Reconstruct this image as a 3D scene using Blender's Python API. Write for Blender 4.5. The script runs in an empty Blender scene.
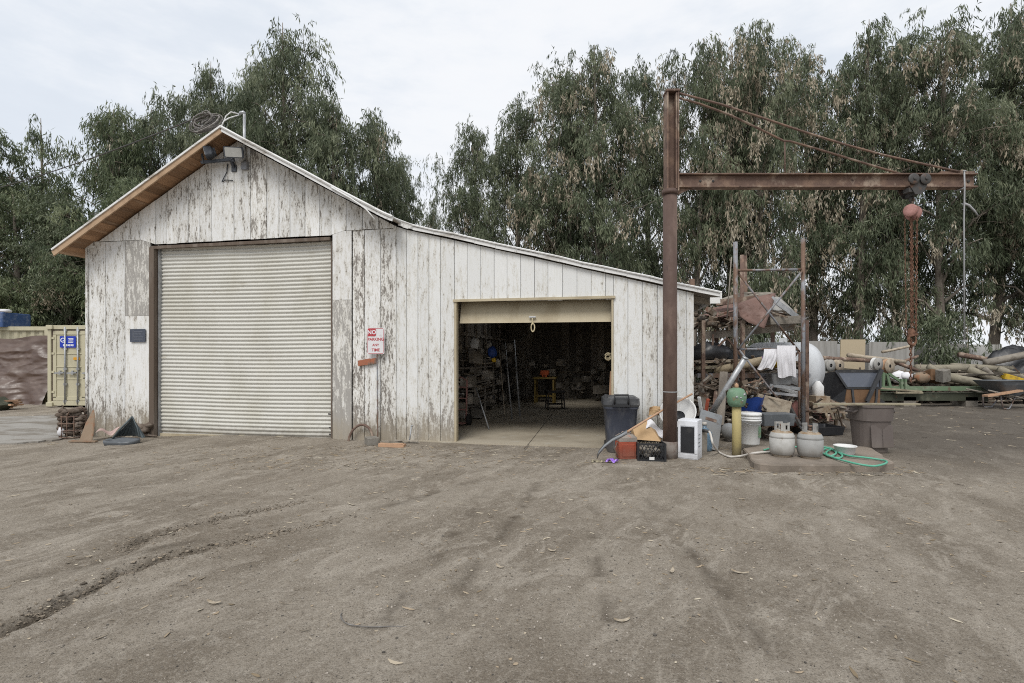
import bpy, bmesh, math, random
import numpy as np
from mathutils import Vector, Matrix, Euler, noise as mnoise
R = math.radians
rnd = random.Random(11)
sc = bpy.context.scene
col = sc.collection
U3 = rnd.uniform

# ------------------------------------------------------------------ camera model
F, CX, HY, CH = 520.0, 512.0, 355.0, 1.6      # focal length in pixels, centre, horizon row, eye height
def at(px, py, Y):
    return Vector(((px-CX)/F*Y, Y, CH-(py-HY)/F*Y))
def gp(px, py, z=0.0):
    return at(px, py, F*(CH-z)/(py-HY))
cam = bpy.data.cameras.new('camera'); camo = bpy.data.objects.new('camera', cam); col.objects.link(camo)
camo.location = (0, 0, CH); camo.rotation_euler = (R(90), 0, 0)
cam.sensor_width = 36; cam.lens = 36*F/1024; cam.shift_y = 13.5/1024
cam.clip_start = .05; cam.clip_end = 3000
sc.camera = camo
sc.render.resolution_x = 1024; sc.render.resolution_y = 683
sc.view_settings.view_transform = 'Standard'; sc.view_settings.look = 'None'; sc.view_settings.exposure = 0
sc.render.engine = 'CYCLES'
sc.cycles.max_bounces = 9; sc.cycles.diffuse_bounces = 7; sc.cycles.transparent_max_bounces = 8
sc.cycles.use_denoising = False; sc.cycles.filter_width = 1.05

# ------------------------------------------------------------------ ground height
def sstep(a, b, x):
    t = np.clip((np.asarray(x, dtype=float)-a)/(b-a), 0, 1)
    return t*t*(3-2*t)
def gh0(x, y):
    return -0.10*(1-sstep(-8.6, -5.2, x))
def gz(x, y):
    return float(gh0(x, y))

# ------------------------------------------------------------------ mesh builder
class MB:
    def __init__(s):
        s.v = []; s.f = []; s.sm = []; s.t = []; s.p = []
    def add(s, vs, fs, smooth=False, tint=.5, peel=.5):
        o = len(s.v)
        s.v += [tuple(v) for v in vs]
        s.f += [tuple(i+o for i in f) for f in fs]
        s.sm += [smooth]*len(fs)
        s.t += [tint]*len(vs); s.p += [peel]*len(vs)
    def box(s, c, size, rot=None, **k):
        c = Vector(c); hx, hy, hz = size[0]/2, size[1]/2, size[2]/2
        m = Euler(rot).to_matrix() if rot is not None else Matrix.Identity(3)
        vs = [c + m @ Vector((x*hx, y*hy, z*hz)) for z in (-1, 1) for y in (-1, 1) for x in (-1, 1)]
        s.add(vs, [(0,2,3,1), (4,5,7,6), (0,1,5,4), (2,6,7,3), (0,4,6,2), (1,3,7,5)], **k)
    def bar(s, p, q, w, h, up=(0,0,1), **k):
        p = Vector(p); q = Vector(q); d = (q-p).normalized(); up = Vector(up)
        if abs(d.dot(up)) > .98: up = Vector((0,1,0))
        a = d.cross(up).normalized()*(w/2); b = a.cross(d).normalized()*(h/2)
        vs = [e+i*a+j*b for e in (p, q) for j in (-1, 1) for i in (-1, 1)]
        s.add(vs, [(0,1,3,2), (4,6,7,5), (0,4,5,1), (2,3,7,6), (0,2,6,4), (1,5,7,3)], **k)
    def quad(s, a, b, c, d, **k):
        s.add([a, b, c, d], [(0,1,2,3)], **k)
    def prism(s, pts, d, **k):
        d = Vector(d); n = len(pts); pts = [Vector(p) for p in pts]
        vs = pts+[p+d for p in pts]
        fs = [tuple(range(n))[::-1], tuple(range(n, 2*n))]+[(i, (i+1) % n, n+(i+1) % n, n+i) for i in range(n)]
        s.add(vs, fs, **k)
    def loft(s, rings, cap0=True, cap1=True, smooth=False, closed=True, **k):
        n = len(rings[0]); vs = [p for r in rings for p in r]; fs = []
        m = n if closed else n-1
        for j in range(len(rings)-1):
            for i in range(m):
                a = j*n+i; b = j*n+(i+1) % n
                fs.append((a, b, b+n, a+n))
        if cap0: fs.append(tuple(range(n))[::-1])
        if cap1: fs.append(tuple(range((len(rings)-1)*n, len(rings)*n)))
        s.add(vs, fs, smooth=smooth, **k)
    def tube(s, pts, r, seg=8, closed=False, smooth=True, caps=True, **k):
        pts = [Vector(p) for p in pts]; n = len(pts)
        rs = r if isinstance(r, (list, tuple)) else [r]*n
        rings = []; prev = None
        for i in range(n):
            if closed: d = pts[(i+1) % n]-pts[i-1]
            else: d = pts[min(i+1, n-1)]-pts[max(i-1, 0)]
            d = d.normalized() if d.length > 1e-9 else Vector((0,0,1))
            if prev is None:
                a = d.cross(Vector((0,0,1)) if abs(d.z) < .9 else Vector((1,0,0))).normalized()
            else:
                a = prev-d*prev.dot(d)
                a = a.normalized() if a.length > 1e-6 else d.orthogonal().normalized()
            prev = a; b = d.cross(a)
            rings.append([pts[i]+rs[i]*(math.cos(t)*a+math.sin(t)*b) for t in [2*math.pi*j/seg for j in range(seg)]])
        if closed: rings.append(rings[0]); caps = False
        s.loft(rings, caps, caps, smooth=smooth, **k)
    def lathe(s, prof, c=(0,0,0), seg=24, rot=None, smooth=True, cap0=True, cap1=True, sx=1, **k):
        m = Euler(rot).to_matrix() if rot is not None else Matrix.Identity(3); c = Vector(c)
        rings = [[c+m @ Vector((r*sx*math.cos(t), r*math.sin(t), z)) for t in [2*math.pi*j/seg for j in range(seg)]] for r, z in prof]
        s.loft(rings, cap0, cap1, smooth=smooth, **k)
    def rloft(s, levels, c=(0,0,0), rot=None, n=4, cap0=True, cap1=True, smooth=False, **k):
        """levels: (z, w, d, r) rounded rectangles"""
        m = Euler(rot).to_matrix() if rot is not None else Matrix.Identity(3); c = Vector(c); rings = []
        for z, w, d, r in levels:
            r = min(r, w/2-1e-4, d/2-1e-4); ring = []
            for qx, qy, a0 in ((1,1,0), (-1,1,90), (-1,-1,180), (1,-1,270)):
                for i in range(n+1):
                    t = R(a0+90*i/n)
                    ring.append(c+m @ Vector((qx*(w/2-r)+r*math.cos(t), qy*(d/2-r)+r*math.sin(t), z)))
            rings.append(ring)
        s.loft(rings, cap0, cap1, smooth=smooth, **k)
    def grid(s, fn, nu, nv, smooth=True, **k):
        vs = [fn(i/(nu-1), j/(nv-1)) for j in range(nv) for i in range(nu)]
        fs = [(j*nu+i, j*nu+i+1, (j+1)*nu+i+1, (j+1)*nu+i) for j in range(nv-1) for i in range(nu-1)]
        s.add(vs, fs, smooth=smooth, **k)
    def blob(s, c, r, sx=1, sy=1, sz=1, amp=.25, fr=2.0, seed=0, sub=2, smooth=True, **k):
        bm = bmesh.new(); bmesh.ops.create_icosphere(bm, subdivisions=sub, radius=1)
        vs = []
        for v in bm.verts:
            f = 1+amp*mnoise.noise(v.co*fr+Vector((seed*7.3, seed*3.1, seed)))
            vs.append(Vector(c)+Vector((v.co.x*sx, v.co.y*sy, v.co.z*sz))*r*f)
        s.add(vs, [tuple(v.index for v in f.verts) for f in bm.faces], smooth=smooth, **k); bm.free()
    def text(s, st, size, m, align='CENTER', ext=.001, **k):
        cu = bpy.data.curves.new('tmp', 'FONT'); cu.body = st; cu.size = size; cu.align_x = align; cu.align_y = 'CENTER'
        cu.extrude = ext; cu.resolution_u = 2; cu.offset = size*.02
        o = bpy.data.objects.new('tmp', cu); col.objects.link(o); bpy.context.view_layer.update()
        me = bpy.data.meshes.new_from_object(o.evaluated_get(bpy.context.evaluated_depsgraph_get()))
        s.add([m @ v.co for v in me.vertices], [tuple(p.vertices) for p in me.polygons], **k)
        bpy.data.objects.remove(o); bpy.data.meshes.remove(me); bpy.data.curves.remove(cu)

RM = {}        # world matrix of each thing
SHED = Matrix.Identity(4)
def tag(o, label, cat, group=None, kind=None):
    if label: o['label'] = label
    if cat: o['category'] = cat
    if group: o['group'] = group
    if kind: o['kind'] = kind
def thing(name, label, cat, loc=(0,0,0), rot=(0,0,0), group=None, sh=False):
    o = bpy.data.objects.new(name, None); col.objects.link(o); o.empty_display_size = .2
    if sh:
        m = SHED @ Matrix.LocRotScale(Vector(loc), Euler(rot), None)
        o.location = m.to_translation(); o.rotation_euler = m.to_euler()
    else:
        o.location = loc; o.rotation_euler = rot
        m = Matrix.LocRotScale(Vector(loc), Euler(rot), None)
    tag(o, label, cat, group); RM[o.name] = m
    return o
def mesh_from(name, mb, m, tf=None):
    me = bpy.data.meshes.new(name)
    vs = mb.v if tf is None else [tf @ Vector(v) for v in mb.v]
    me.from_pydata([tuple(v) for v in vs], [], mb.f)
    me.polygons.foreach_set('use_smooth', mb.sm)
    a = me.attributes.new('tint', 'FLOAT', 'POINT'); a.data.foreach_set('value', mb.t)
    a = me.attributes.new('peel', 'FLOAT', 'POINT'); a.data.foreach_set('value', mb.p)
    me.materials.append(m); me.update()
    return me
def part(parent, name, mb, m, fr=None, bevel=0, label=None, kind=None):
    """fr: None = vertices local to the thing, 'w' = world, 's' = shed frame"""
    rn = parent.name if parent is not None and parent.name in RM else (RM.get('_'+parent.name) if parent is not None else None)
    tf = None
    if parent is not None and fr:
        inv = RM[rn].inverted(); tf = inv if fr == 'w' else inv @ SHED
    elif fr == 's': tf = SHED
    o = bpy.data.objects.new(name, mesh_from(name, mb, m, tf)); col.objects.link(o)
    if parent is not None:
        o.parent = parent; RM['_'+o.name] = rn
    if label: o['label'] = label
    if kind: o['kind'] = kind
    if bevel:
        b = o.modifiers.new('bevel', 'BEVEL'); b.width = bevel; b.segments = 2; b.limit_method = 'ANGLE'; b.angle_limit = R(40)
    return o
def single(name, mb, m, label, cat, loc, rot=(0,0,0), fr=None, group=None, bevel=0, kind=None):
    """a thing that is one mesh"""
    M4 = Matrix.LocRotScale(Vector(loc), Euler(rot), None)
    tf = None
    if fr == 'w': tf = M4.inverted()
    elif fr == 's': tf = M4.inverted() @ SHED
    o = bpy.data.objects.new(name, mesh_from(name, mb, m, tf)); col.objects.link(o)
    o.location = loc; o.rotation_euler = rot; tag(o, label, cat, group, kind); RM[o.name] = M4
    if bevel:
        b = o.modifiers.new('bevel', 'BEVEL'); b.width = bevel; b.segments = 2; b.limit_method = 'ANGLE'; b.angle_limit = R(40)
    return o

# ------------------------------------------------------------------ materials
def nd(nt, t, props=None, **ins):
    n = nt.nodes.new(t)
    for k, v in (props or {}).items(): setattr(n, k, v)
    for k, v in ins.items():
        key = int(k[1:]) if k[0] == 'i' and k[1:].isdigit() else k.replace('_', ' ')
        s = n.inputs[key]
        if isinstance(v, bpy.types.NodeSocket): nt.links.new(v, s)
        else: s.default_value = v
    return n
def c4(c): return (c[0], c[1], c[2], 1)
def noise(nt, vec, scale, detail=4, rough=.55, w=None):
    n = nd(nt, 'ShaderNodeTexNoise', {'noise_dimensions': '4D'} if w is not None else None, Vector=vec, Scale=scale, Detail=detail, Roughness=rough)
    if w is not None: nt.links.new(w, n.inputs['W'])
    return n.outputs['Fac']
def ramp(nt, f, lo, hi, a=0., b=1.):
    return nd(nt, 'ShaderNodeMapRange', {'interpolation_type': 'SMOOTHSTEP'}, Value=f, i1=lo, i2=hi, i3=a, i4=b).outputs[0]
def mth(nt, op, a, b=0.):
    return nd(nt, 'ShaderNodeMath', {'operation': op}, i0=a, i1=b).outputs[0]
def mix(nt, f, a, b, blend='MIX'):
    a = c4(a) if isinstance(a, (tuple, list)) else a; b = c4(b) if isinstance(b, (tuple, list)) else b
    return nd(nt, 'ShaderNodeMix', {'data_type': 'RGBA', 'blend_type': blend}, i0=f, i6=a, i7=b).outputs[2]
def mapping(nt, vec, scale=(1,1,1), rot=(0,0,0)):
    return nd(nt, 'ShaderNodeMapping', None, Vector=vec, Scale=scale, Rotation=rot).outputs[0]
def newmat(name):
    m = bpy.data.materials.new(name); m.use_nodes = True; nt = m.node_tree; nt.nodes.clear()
    out = nd(nt, 'ShaderNodeOutputMaterial'); bs = nd(nt, 'ShaderNodeBsdfPrincipled')
    nt.links.new(bs.outputs[0], out.inputs[0])
    return m, nt, bs, nd(nt, 'ShaderNodeTexCoord').outputs['Object'], out
def attr(nt, name): return nd(nt, 'ShaderNodeAttribute', {'attribute_name': name}).outputs['Fac']
def mat(name, base, layers=(), rough=.7, metal=0., bump=.15, bscale=60, bst=(1,1,1), tamt=.5, spec=.3, trans=0., dirt=0.):
    m, nt, bs, co, out = newmat(name)
    c = nd(nt, 'ShaderNodeRGB'); c.outputs[0].default_value = c4(base); c = c.outputs[0]
    t = attr(nt, 'tint')
    w = mth(nt, 'MULTIPLY', t, 41.0)
    for L in layers:
        lc, s, lo, hi = L[:4]; st = L[4] if len(L) > 4 else (1,1,1)
        f = noise(nt, mapping(nt, co, st), s, 6, .6, w)
        c = mix(nt, ramp(nt, f, lo, hi), c, lc)
    if dirt:
        z = nd(nt, 'ShaderNodeSeparateXYZ', None, Vector=co).outputs[2]
        f = mth(nt, 'ADD', ramp(nt, z, .35, 0., 0, .5), mth(nt, 'MULTIPLY', noise(nt, co, 9, 5), .5))
        c = mix(nt, ramp(nt, f, .35, .85, 0, dirt), c, (.17,.145,.115))
    tm = nd(nt, 'ShaderNodeMapRange', None, Value=t, i1=0., i2=1., i3=1-tamt, i4=1+tamt).outputs[0]
    c = mix(nt, 1., c, nd(nt, 'ShaderNodeCombineXYZ', None, X=tm, Y=tm, Z=tm).outputs[0], 'MULTIPLY')
    nt.links.new(c, bs.inputs['Base Color'])
    bs.inputs['Metallic'].default_value = metal; bs.inputs['Specular IOR Level'].default_value = spec
    rn = noise(nt, co, 14, 4)
    nt.links.new(ramp(nt, rn, .2, .8, max(rough-.12, .03), min(rough+.12, 1)), bs.inputs['Roughness'])
    if trans: bs.inputs['Transmission Weight'].default_value = trans
    if bump:
        bf = noise(nt, mapping(nt, co, bst), bscale, 5, .65, w)
        nt.links.new(nd(nt, 'ShaderNodeBump', None, Strength=bump, Distance=.02, Height=bf).outputs[0], bs.inputs['Normal'])
    return m

def paint_mat(name, paint=(.70,.70,.68), cream=(.58,.55,.47), thr=.56, wood1=(.16,.135,.11), wood2=(.33,.30,.265), soil=True, tv=(.9,1.08)):
    m, nt, bs, co, out = newmat(name)
    t = attr(nt, 'tint'); pe = attr(nt, 'peel'); w = mth(nt, 'MULTIPLY', t, 61.0)
    a = noise(nt, mapping(nt, co, (1,1,.22)), 17, 8, .72, w)
    b = noise(nt, mapping(nt, co, (1,1,.40)), 55, 5, .6, w)
    big = noise(nt, co, 1.1, 3, .5)
    f = mth(nt, 'ADD', mth(nt, 'MULTIPLY', a, .68), mth(nt, 'MULTIPLY', b, .32))
    f = mth(nt, 'ADD', f, mth(nt, 'MULTIPLY', mth(nt, 'SUBTRACT', pe, .5), .34))
    f = mth(nt, 'ADD', f, mth(nt, 'MULTIPLY', mth(nt, 'SUBTRACT', big, .5), .16))
    z = nd(nt, 'ShaderNodeSeparateXYZ', None, Vector=co).outputs[2]
    if soil: f = mth(nt, 'ADD', f, ramp(nt, z, 1.0, .0, 0, .10))
    mask = ramp(nt, f, thr, thr+.035)
    grime = noise(nt, mapping(nt, co, (1,1,.06)), 26, 5, .6, w)
    pc = mix(nt, ramp(nt, grime, .5, .78, 0, .6), paint, cream)
    pc = mix(nt, ramp(nt, f, thr-.10, thr, 0, .55), pc, (.50,.47,.40))
    grain = noise(nt, mapping(nt, co, (1,1,.03)), 70, 5, .7, w)
    wc = mix(nt, ramp(nt, grain, .35, .65), wood1, wood2)
    c = mix(nt, mask, pc, wc)
    if soil:
        sn = noise(nt, mapping(nt, co, (1,1,.25)), 5, 6, .65, w)
        sf = mth(nt, 'ADD', ramp(nt, z, 1.0, -.05, 0, .75), mth(nt, 'MULTIPLY', mth(nt, 'SUBTRACT', sn, .5), 1.1))
        c = mix(nt, ramp(nt, sf, .18, .95, 0, .85), c, (.33,.285,.215))
    tm = nd(nt, 'ShaderNodeMapRange', None, Value=t, i1=0., i2=1., i3=tv[0], i4=tv[1]).outputs[0]
    c = mix(nt, 1., c, nd(nt, 'ShaderNodeCombineXYZ', None, X=tm, Y=tm, Z=tm).outputs[0], 'MULTIPLY')
    nt.links.new(c, bs.inputs['Base Color'])
    bs.inputs['Roughness'].default_value = .8; bs.inputs['Specular IOR Level'].default_value = .2
    h = mth(nt, 'SUBTRACT', mth(nt, 'MULTIPLY', grain, .35), mth(nt, 'MULTIPLY', mask, .5))
    nt.links.new(nd(nt, 'ShaderNodeBump', None, Strength=.45, Distance=.006, Height=h).outputs[0], bs.inputs['Normal'])
    return m

MT = {}
def defmats():
    g = MT
    g['paint'] = paint_mat('peeling_white_paint', paint=(.745,.75,.745), cream=(.64,.625,.57), thr=.55, wood1=(.155,.138,.12), wood2=(.33,.31,.285))
    g['paint_clean'] = paint_mat('white_board_paint', paint=(.685,.69,.68), cream=(.585,.575,.525), thr=.575, wood1=(.24,.22,.195), wood2=(.38,.36,.33), tv=(.96,1.03))
    g['plywood'] = paint_mat('weathered_grey_board', paint=(.70,.70,.69), thr=.470, wood1=(.31,.297,.277), wood2=(.39,.375,.35))
    g['pilaster'] = paint_mat('white_pilaster_paint', paint=(.73,.73,.72), cream=(.62,.58,.50), thr=.565)
    g['dark'] = mat('dark_backing', (.060,.052,.045), rough=.9, bump=0)
    g['wood_in'] = mat('dark_interior_wood', (.33,.295,.25), [((.19,.165,.14), 3, .4, .65, (1,1,.2))], rough=.85, bump=.3, bscale=40, bst=(1,1,.1))
    g['lumber'] = mat('old_lumber', (.42,.36,.28), [((.24,.19,.14), 6, .4, .7)], rough=.85, bump=.3, bscale=50)
    g['brown_wood'] = mat('brown_soffit_wood', (.36,.215,.125), [((.20,.115,.065), 3.5, .42, .68, (1,.15,1)), ((.42,.30,.21), 9, .55, .75, (1,.1,1))], rough=.8, bump=.25, bscale=40, bst=(1,.08,1), tamt=.35)
    g['fascia'] = mat('tan_fascia_wood', (.43,.30,.195), [((.29,.19,.12), 5, .45, .7)], rough=.8, bump=.2)
    g['jamb'] = mat('weathered_jamb_wood', (.12,.092,.072), [((.22,.185,.155), 7, .45, .7, (1,1,.08)), ((.05,.04,.033), 14, .55, .75, (1,1,.08))], rough=.9, bump=.4, bscale=60, bst=(1,1,.05))
    g['galv'] = mat('galvanised_steel', (.42,.43,.44), [((.30,.31,.32), 9, .4, .65), ((.22,.13,.08), 6, .66, .78)], rough=.5, metal=.6, bump=.08)
    g['galv_rust'] = mat('rusted_galvanised_tube', (.27,.28,.30), [((.17,.11,.08), 3.5, .44, .56, (1,1,.5)), ((.22,.15,.11), 16, .55, .7)], rough=.65, metal=.3, bump=.15)
    g['roof_metal'] = mat('roof_sheet', (.48,.47,.45), [((.30,.26,.22), 3, .5, .7)], rough=.6, metal=.3)
    g['edge_white'] = mat('white_roof_edge', (.70,.70,.69), [((.38,.35,.31), 5, .5, .68, (.3,1,1)), ((.16,.13,.10), 22, .6, .72, (.35,1,1))], rough=.7, bump=.2)
    g['shutter'] = mat('ivory_shutter', (.58,.57,.525), [((.52,.505,.445), 1.6, .42, .7, (1,1,.6)), ((.45,.425,.36), 7, .60, .76, (.35,1,1)), ((.36,.28,.19), 3.5, .69, .76, (2.5,1,.25))], rough=.6, bump=.06, spec=.35, dirt=.55)
    g['garage_beige'] = mat('beige_garage_panel', (.46,.40,.285), [((.36,.30,.20), 3, .45, .7, (1,1,.4))], rough=.65, bump=.05)
    g['concrete'] = mat('garage_concrete', (.39,.345,.27), [((.29,.25,.19), 1.1, .42, .66), ((.42,.40,.35), 5, .55, .75)], rough=.85, bump=.12, bscale=80)
    g['slab'] = mat('dirty_concrete_slab', (.25,.21,.172), [((.16,.135,.11), 2.5, .42, .65), ((.34,.30,.26), 13, .6, .75)], rough=.9, bump=.3, bscale=70)
    g['pave'] = mat('pale_concrete_pavement', (.31,.295,.27), [((.19,.168,.14), 1.3, .43, .60, (1,2.5,1)), ((.26,.245,.22), 6, .5, .7)], rough=.9, bump=.25, bscale=60)
    g['rust'] = mat('rusted_steel', (.150,.100,.080), [((.23,.155,.115), 4, .45, .62), ((.36,.285,.225), 3.2, .52, .62, (1,1,.7)), ((.07,.046,.038), 11, .58, .7)], rough=.85, metal=.15, bump=.25, bscale=90)
    g['rust_post'] = mat('dark_rusted_pipe', (.105,.070,.058), [((.175,.122,.10), 3, .45, .62, (1,1,.35)), ((.05,.034,.032), 8, .58, .72, (1,1,.3)), ((.22,.17,.14), 14, .66, .76)], rough=.7, metal=.2, bump=.12, bscale=70)
    g['dusty_red'] = mat('dusty_red_paint', (.24,.11,.095), [((.15,.08,.07), 9, .45, .65), ((.30,.22,.19), 12, .58, .72)], rough=.8, bump=.12)
    g['rust_red'] = mat('faded_red_hoist_paint', (.36,.19,.17), [((.26,.13,.11), 9, .45, .65), ((.46,.30,.27), 20, .6, .72)], rough=.75, bump=.1)
    g['chain'] = mat('rusted_chain', (.13,.068,.045), [((.22,.12,.08), 12, .45, .6)], rough=.85, metal=.2, bump=.1)
    g['dark_steel'] = mat('dark_greasy_steel', (.075,.072,.070), [((.14,.085,.06), 9, .52, .68)], rough=.6, metal=.3, bump=.15)
    g['grey_rope'] = mat('grey_cable', (.33,.335,.34), rough=.7, bump=.2, bscale=200)
    g['rope'] = mat('tan_rope', (.52,.45,.30), rough=.9, bump=.3, bscale=200)
    g['black_plastic'] = mat('black_plastic', (.020,.021,.024), [((.06,.058,.055), 6, .55, .75)], rough=.45, bump=.05, spec=.45)
    g['bin_blue'] = mat('dusty_dark_blue_plastic', (.045,.051,.070), [((.12,.122,.13), 4, .45, .68, (1,1,.4)), ((.24,.23,.22), 9, .67, .74)], rough=.55, bump=.06, spec=.45, dirt=.5)
    g['bin_lid'] = mat('grey_black_lid_plastic', (.060,.062,.066), [((.16,.16,.16), 7, .5, .72)], rough=.55, bump=.06)
    g['bin_brown'] = mat('faded_brown_plastic', (.125,.105,.096), [((.17,.148,.135), 4, .45, .7, (1,1,.4)), ((.07,.062,.057), 12, .6, .75)], rough=.7, bump=.08, dirt=.4)
    g['red_box'] = mat('faded_red_plastic', (.40,.095,.055), [((.28,.075,.05), 6, .5, .7), ((.42,.22,.17), 20, .62, .74)], rough=.65, bump=.1, dirt=.4)
    g['dust_top'] = mat('dusty_grey_top', (.27,.24,.21), [((.36,.19,.14), 9, .58, .7)], rough=.9, bump=.25)
    g['cardboard'] = mat('brown_cardboard', (.43,.29,.16), [((.34,.225,.12), 4, .45, .7)], rough=.9, bump=.06, bscale=120)
    g['white_plastic'] = mat('white_plastic', (.72,.72,.71), [((.56,.53,.47), 5, .54, .76)], rough=.45, bump=.03, dirt=.12)
    g['white_enamel'] = mat('white_enamel', (.72,.74,.78), [((.52,.53,.55), 4, .52, .75)], rough=.4, bump=.02, dirt=.4)
    g['white_cloth'] = mat('white_cloth', (.70,.69,.71), [((.55,.54,.55), 5, .5, .7)], rough=.95, bump=.15, bscale=150)
    g['tank_white'] = mat('weathered_white_tank', (.60,.62,.64), [((.47,.48,.49), 2, .45, .7, (1,1,.4)), ((.30,.24,.18), 7, .68, .8)], rough=.5, bump=.03)
    g['propane'] = mat('chalky_grey_tank_paint', (.44,.435,.415), [((.31,.30,.275), 5, .46, .70), ((.22,.14,.09), 10, .62, .72)], rough=.55, bump=.05, dirt=.45)
    g['propane2'] = mat('dull_grey_tank_paint', (.32,.32,.31), [((.24,.235,.225), 5, .48, .72), ((.20,.12,.075), 9, .63, .74)], rough=.6, bump=.06, dirt=.5)
    g['rusty_shoulder'] = mat('rust_stained_tank_top', (.33,.27,.20), [((.22,.15,.09), 9, .45, .65), ((.48,.47,.44), 6, .55, .7)], rough=.7, bump=.1)
    g['yellow_post'] = mat('faded_yellow_paint', (.42,.35,.16), [((.30,.26,.15), 5, .46, .68, (1,1,.4)), ((.18,.13,.09), 12, .64, .75)], rough=.75, bump=.1, dirt=.6)
    g['green_cap'] = mat('chipped_mint_paint', (.14,.24,.155), [((.24,.33,.25), 7, .50, .68), ((.22,.17,.10), 9, .54, .62), ((.07,.085,.065), 6, .58, .70)], rough=.6, bump=.12)
    g['green_paint'] = mat('faded_green_paint', (.13,.19,.115), [((.25,.275,.21), 3, .48, .7, (.4,1,1)), ((.13,.105,.07), 6, .55, .70)], rough=.75, bump=.1)
    g['olive'] = mat('dark_olive_steel', (.055,.06,.042), [((.12,.125,.09), 3, .5, .7), ((.09,.055,.035), 7, .58, .7)], rough=.8, bump=.15)
    g['pale_wood'] = mat('pale_weathered_pole', (.31,.275,.195), [((.19,.16,.115), 4, .45, .68), ((.38,.355,.29), 14, .58, .72)], rough=.9, bump=.25)
    g['grey_wood'] = mat('silver_grey_wood', (.26,.235,.20), [((.16,.14,.115), 6, .45, .68)], rough=.9, bump=.3)
    g['hose_green'] = mat('mint_green_hose', (.10,.36,.25), [((.20,.42,.33), 8, .5, .7)], rough=.5, bump=.02)
    g['hose_white'] = mat('dusty_white_hose', (.55,.52,.48), [((.40,.37,.33), 8, .5, .7)], rough=.6, bump=.02)
    g['blue_plastic'] = mat('blue_tarp_plastic', (.018,.050,.22), [((.03,.08,.30), 5, .5, .7)], rough=.5, bump=.3, bscale=18)
    g['jug'] = mat('pale_blue_water_jug', (.35,.55,.75), rough=.15, bump=0, trans=.75, spec=.5)
    g['grey_box'] = mat('grey_enamel_cabinet', (.25,.265,.28), [((.18,.185,.19), 5, .5, .7), ((.14,.085,.05), 10, .66, .76)], rough=.6, bump=.06, dirt=.4)
    g['cont_beige'] = mat('beige_container_paint', (.50,.465,.335), [((.42,.385,.27), 3, .5, .72, (1,1,.3)), ((.22,.13,.08), 8, .72, .8)], rough=.6, bump=.05)
    g['gasket'] = mat('brown_door_gasket', (.085,.055,.045), rough=.8, bump=.1)
    g['blue_sign'] = mat('blue_sign_face', (.018,.045,.40), rough=.45, bump=0)
    g['white_ink'] = mat('white_lettering', (.75,.76,.80), rough=.5, bump=0)
    g['sign_white'] = mat('white_sign_face', (.68,.67,.68), [((.52,.50,.50), 14, .52, .72)], rough=.5, bump=.02)
    g['sign_red'] = mat('faded_red_ink', (.42,.05,.06), [((.50,.22,.22), 40, .55, .7)], rough=.5, bump=0)
    g['sign_dark'] = mat('slate_plate_face', (.065,.075,.10), [((.11,.12,.145), 16, .5, .7)], rough=.6, bump=.05)
    g['sign_faint'] = mat('worn_plate_marks', (.12,.13,.155), rough=.6, bump=0)
    g['old_yellow'] = mat('dirty_yellow_paint', (.27,.19,.05), [((.15,.11,.05), 7, .45, .65)], rough=.7, bump=.05)
    g['grey_block'] = mat('dirty_grey_concrete', (.22,.205,.18), [((.14,.125,.105), 12, .45, .65)], rough=.9, bump=.25)
    g['sleeve'] = mat('scuffed_grey_sleeve', (.20,.175,.155), [((.12,.08,.065), 5, .46, .62), ((.30,.28,.255), 9, .56, .7)], rough=.8, bump=.15)
    g['pole_wood'] = mat('grey_weathered_pole', (.255,.23,.175), [((.15,.13,.10), 4, .45, .68), ((.34,.315,.26), 14, .58, .72), ((.10,.085,.07), 9, .6, .72, (.4,1,1))], rough=.9, bump=.35, bscale=30)
    g['dull_wire'] = mat('dull_dusty_wire', (.15,.14,.13), [((.26,.25,.24), 20, .5, .65)], rough=.8, bump=.1)
    g['orange'] = mat('orange_label', (.62,.30,.02), rough=.5, bump=0)
    g['orange_red'] = mat('bright_orange_red_paint', (.42,.09,.03), rough=.5, bump=.03)
    g['yellow'] = mat('yellow_paint', (.55,.36,.03), [((.35,.22,.04), 8, .5, .7)], rough=.55, bump=.04)
    g['tarp_brown'] = mat('brown_tarp', (.088,.054,.040), [((.13,.088,.068), 1.2, .46, .66, (1,1,2.2)), ((.20,.165,.14), 1.6, .58, .74, (.6,1,2.5))], rough=.42, bump=.12, bscale=9, spec=.6)
    g['tarp_black'] = mat('black_tarp', (.025,.026,.029), [((.075,.08,.09), 3, .52, .72)], rough=.4, bump=.5, bscale=6, spec=.5)
    g['block'] = mat('pale_block_wall', (.34,.335,.325), [((.22,.21,.19), 1.5, .42, .66, (1,1,.35)), ((.13,.125,.11), 4, .54, .72, (1,1,.2))], rough=.9, bump=.15, bscale=25)
    g['panel_grey'] = mat('pale_grey_panel', (.34,.33,.31), [((.24,.23,.21), 2.5, .45, .7, (3,1,.2))], rough=.85, bump=.1)
    g['sheet_brown'] = mat('rusted_brown_sheet', (.185,.115,.095), [((.26,.18,.155), 2.5, .48, .66), ((.11,.06,.045), 6, .56, .7)], rough=.75, metal=.1, bump=.2, bscale=14)
    g['lamp_glass'] = mat('lamp_glass', (.42,.42,.40), [((.55,.55,.53), 6, .5, .7)], rough=.2, bump=0, spec=.5)
    g['lamp_black'] = mat('weathered_lamp_housing', (.055,.062,.075), [((.11,.12,.135), 12, .5, .7)], rough=.5, bump=.05)
    g['purple'] = mat('purple_wrapper', (.26,.11,.55), [((.45,.33,.70), 30, .5, .65)], rough=.35, bump=.2)
    g['peach_wood'] = mat('peach_board', (.46,.29,.185), [((.35,.22,.14), 8, .5, .7)], rough=.85, bump=.15)
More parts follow.
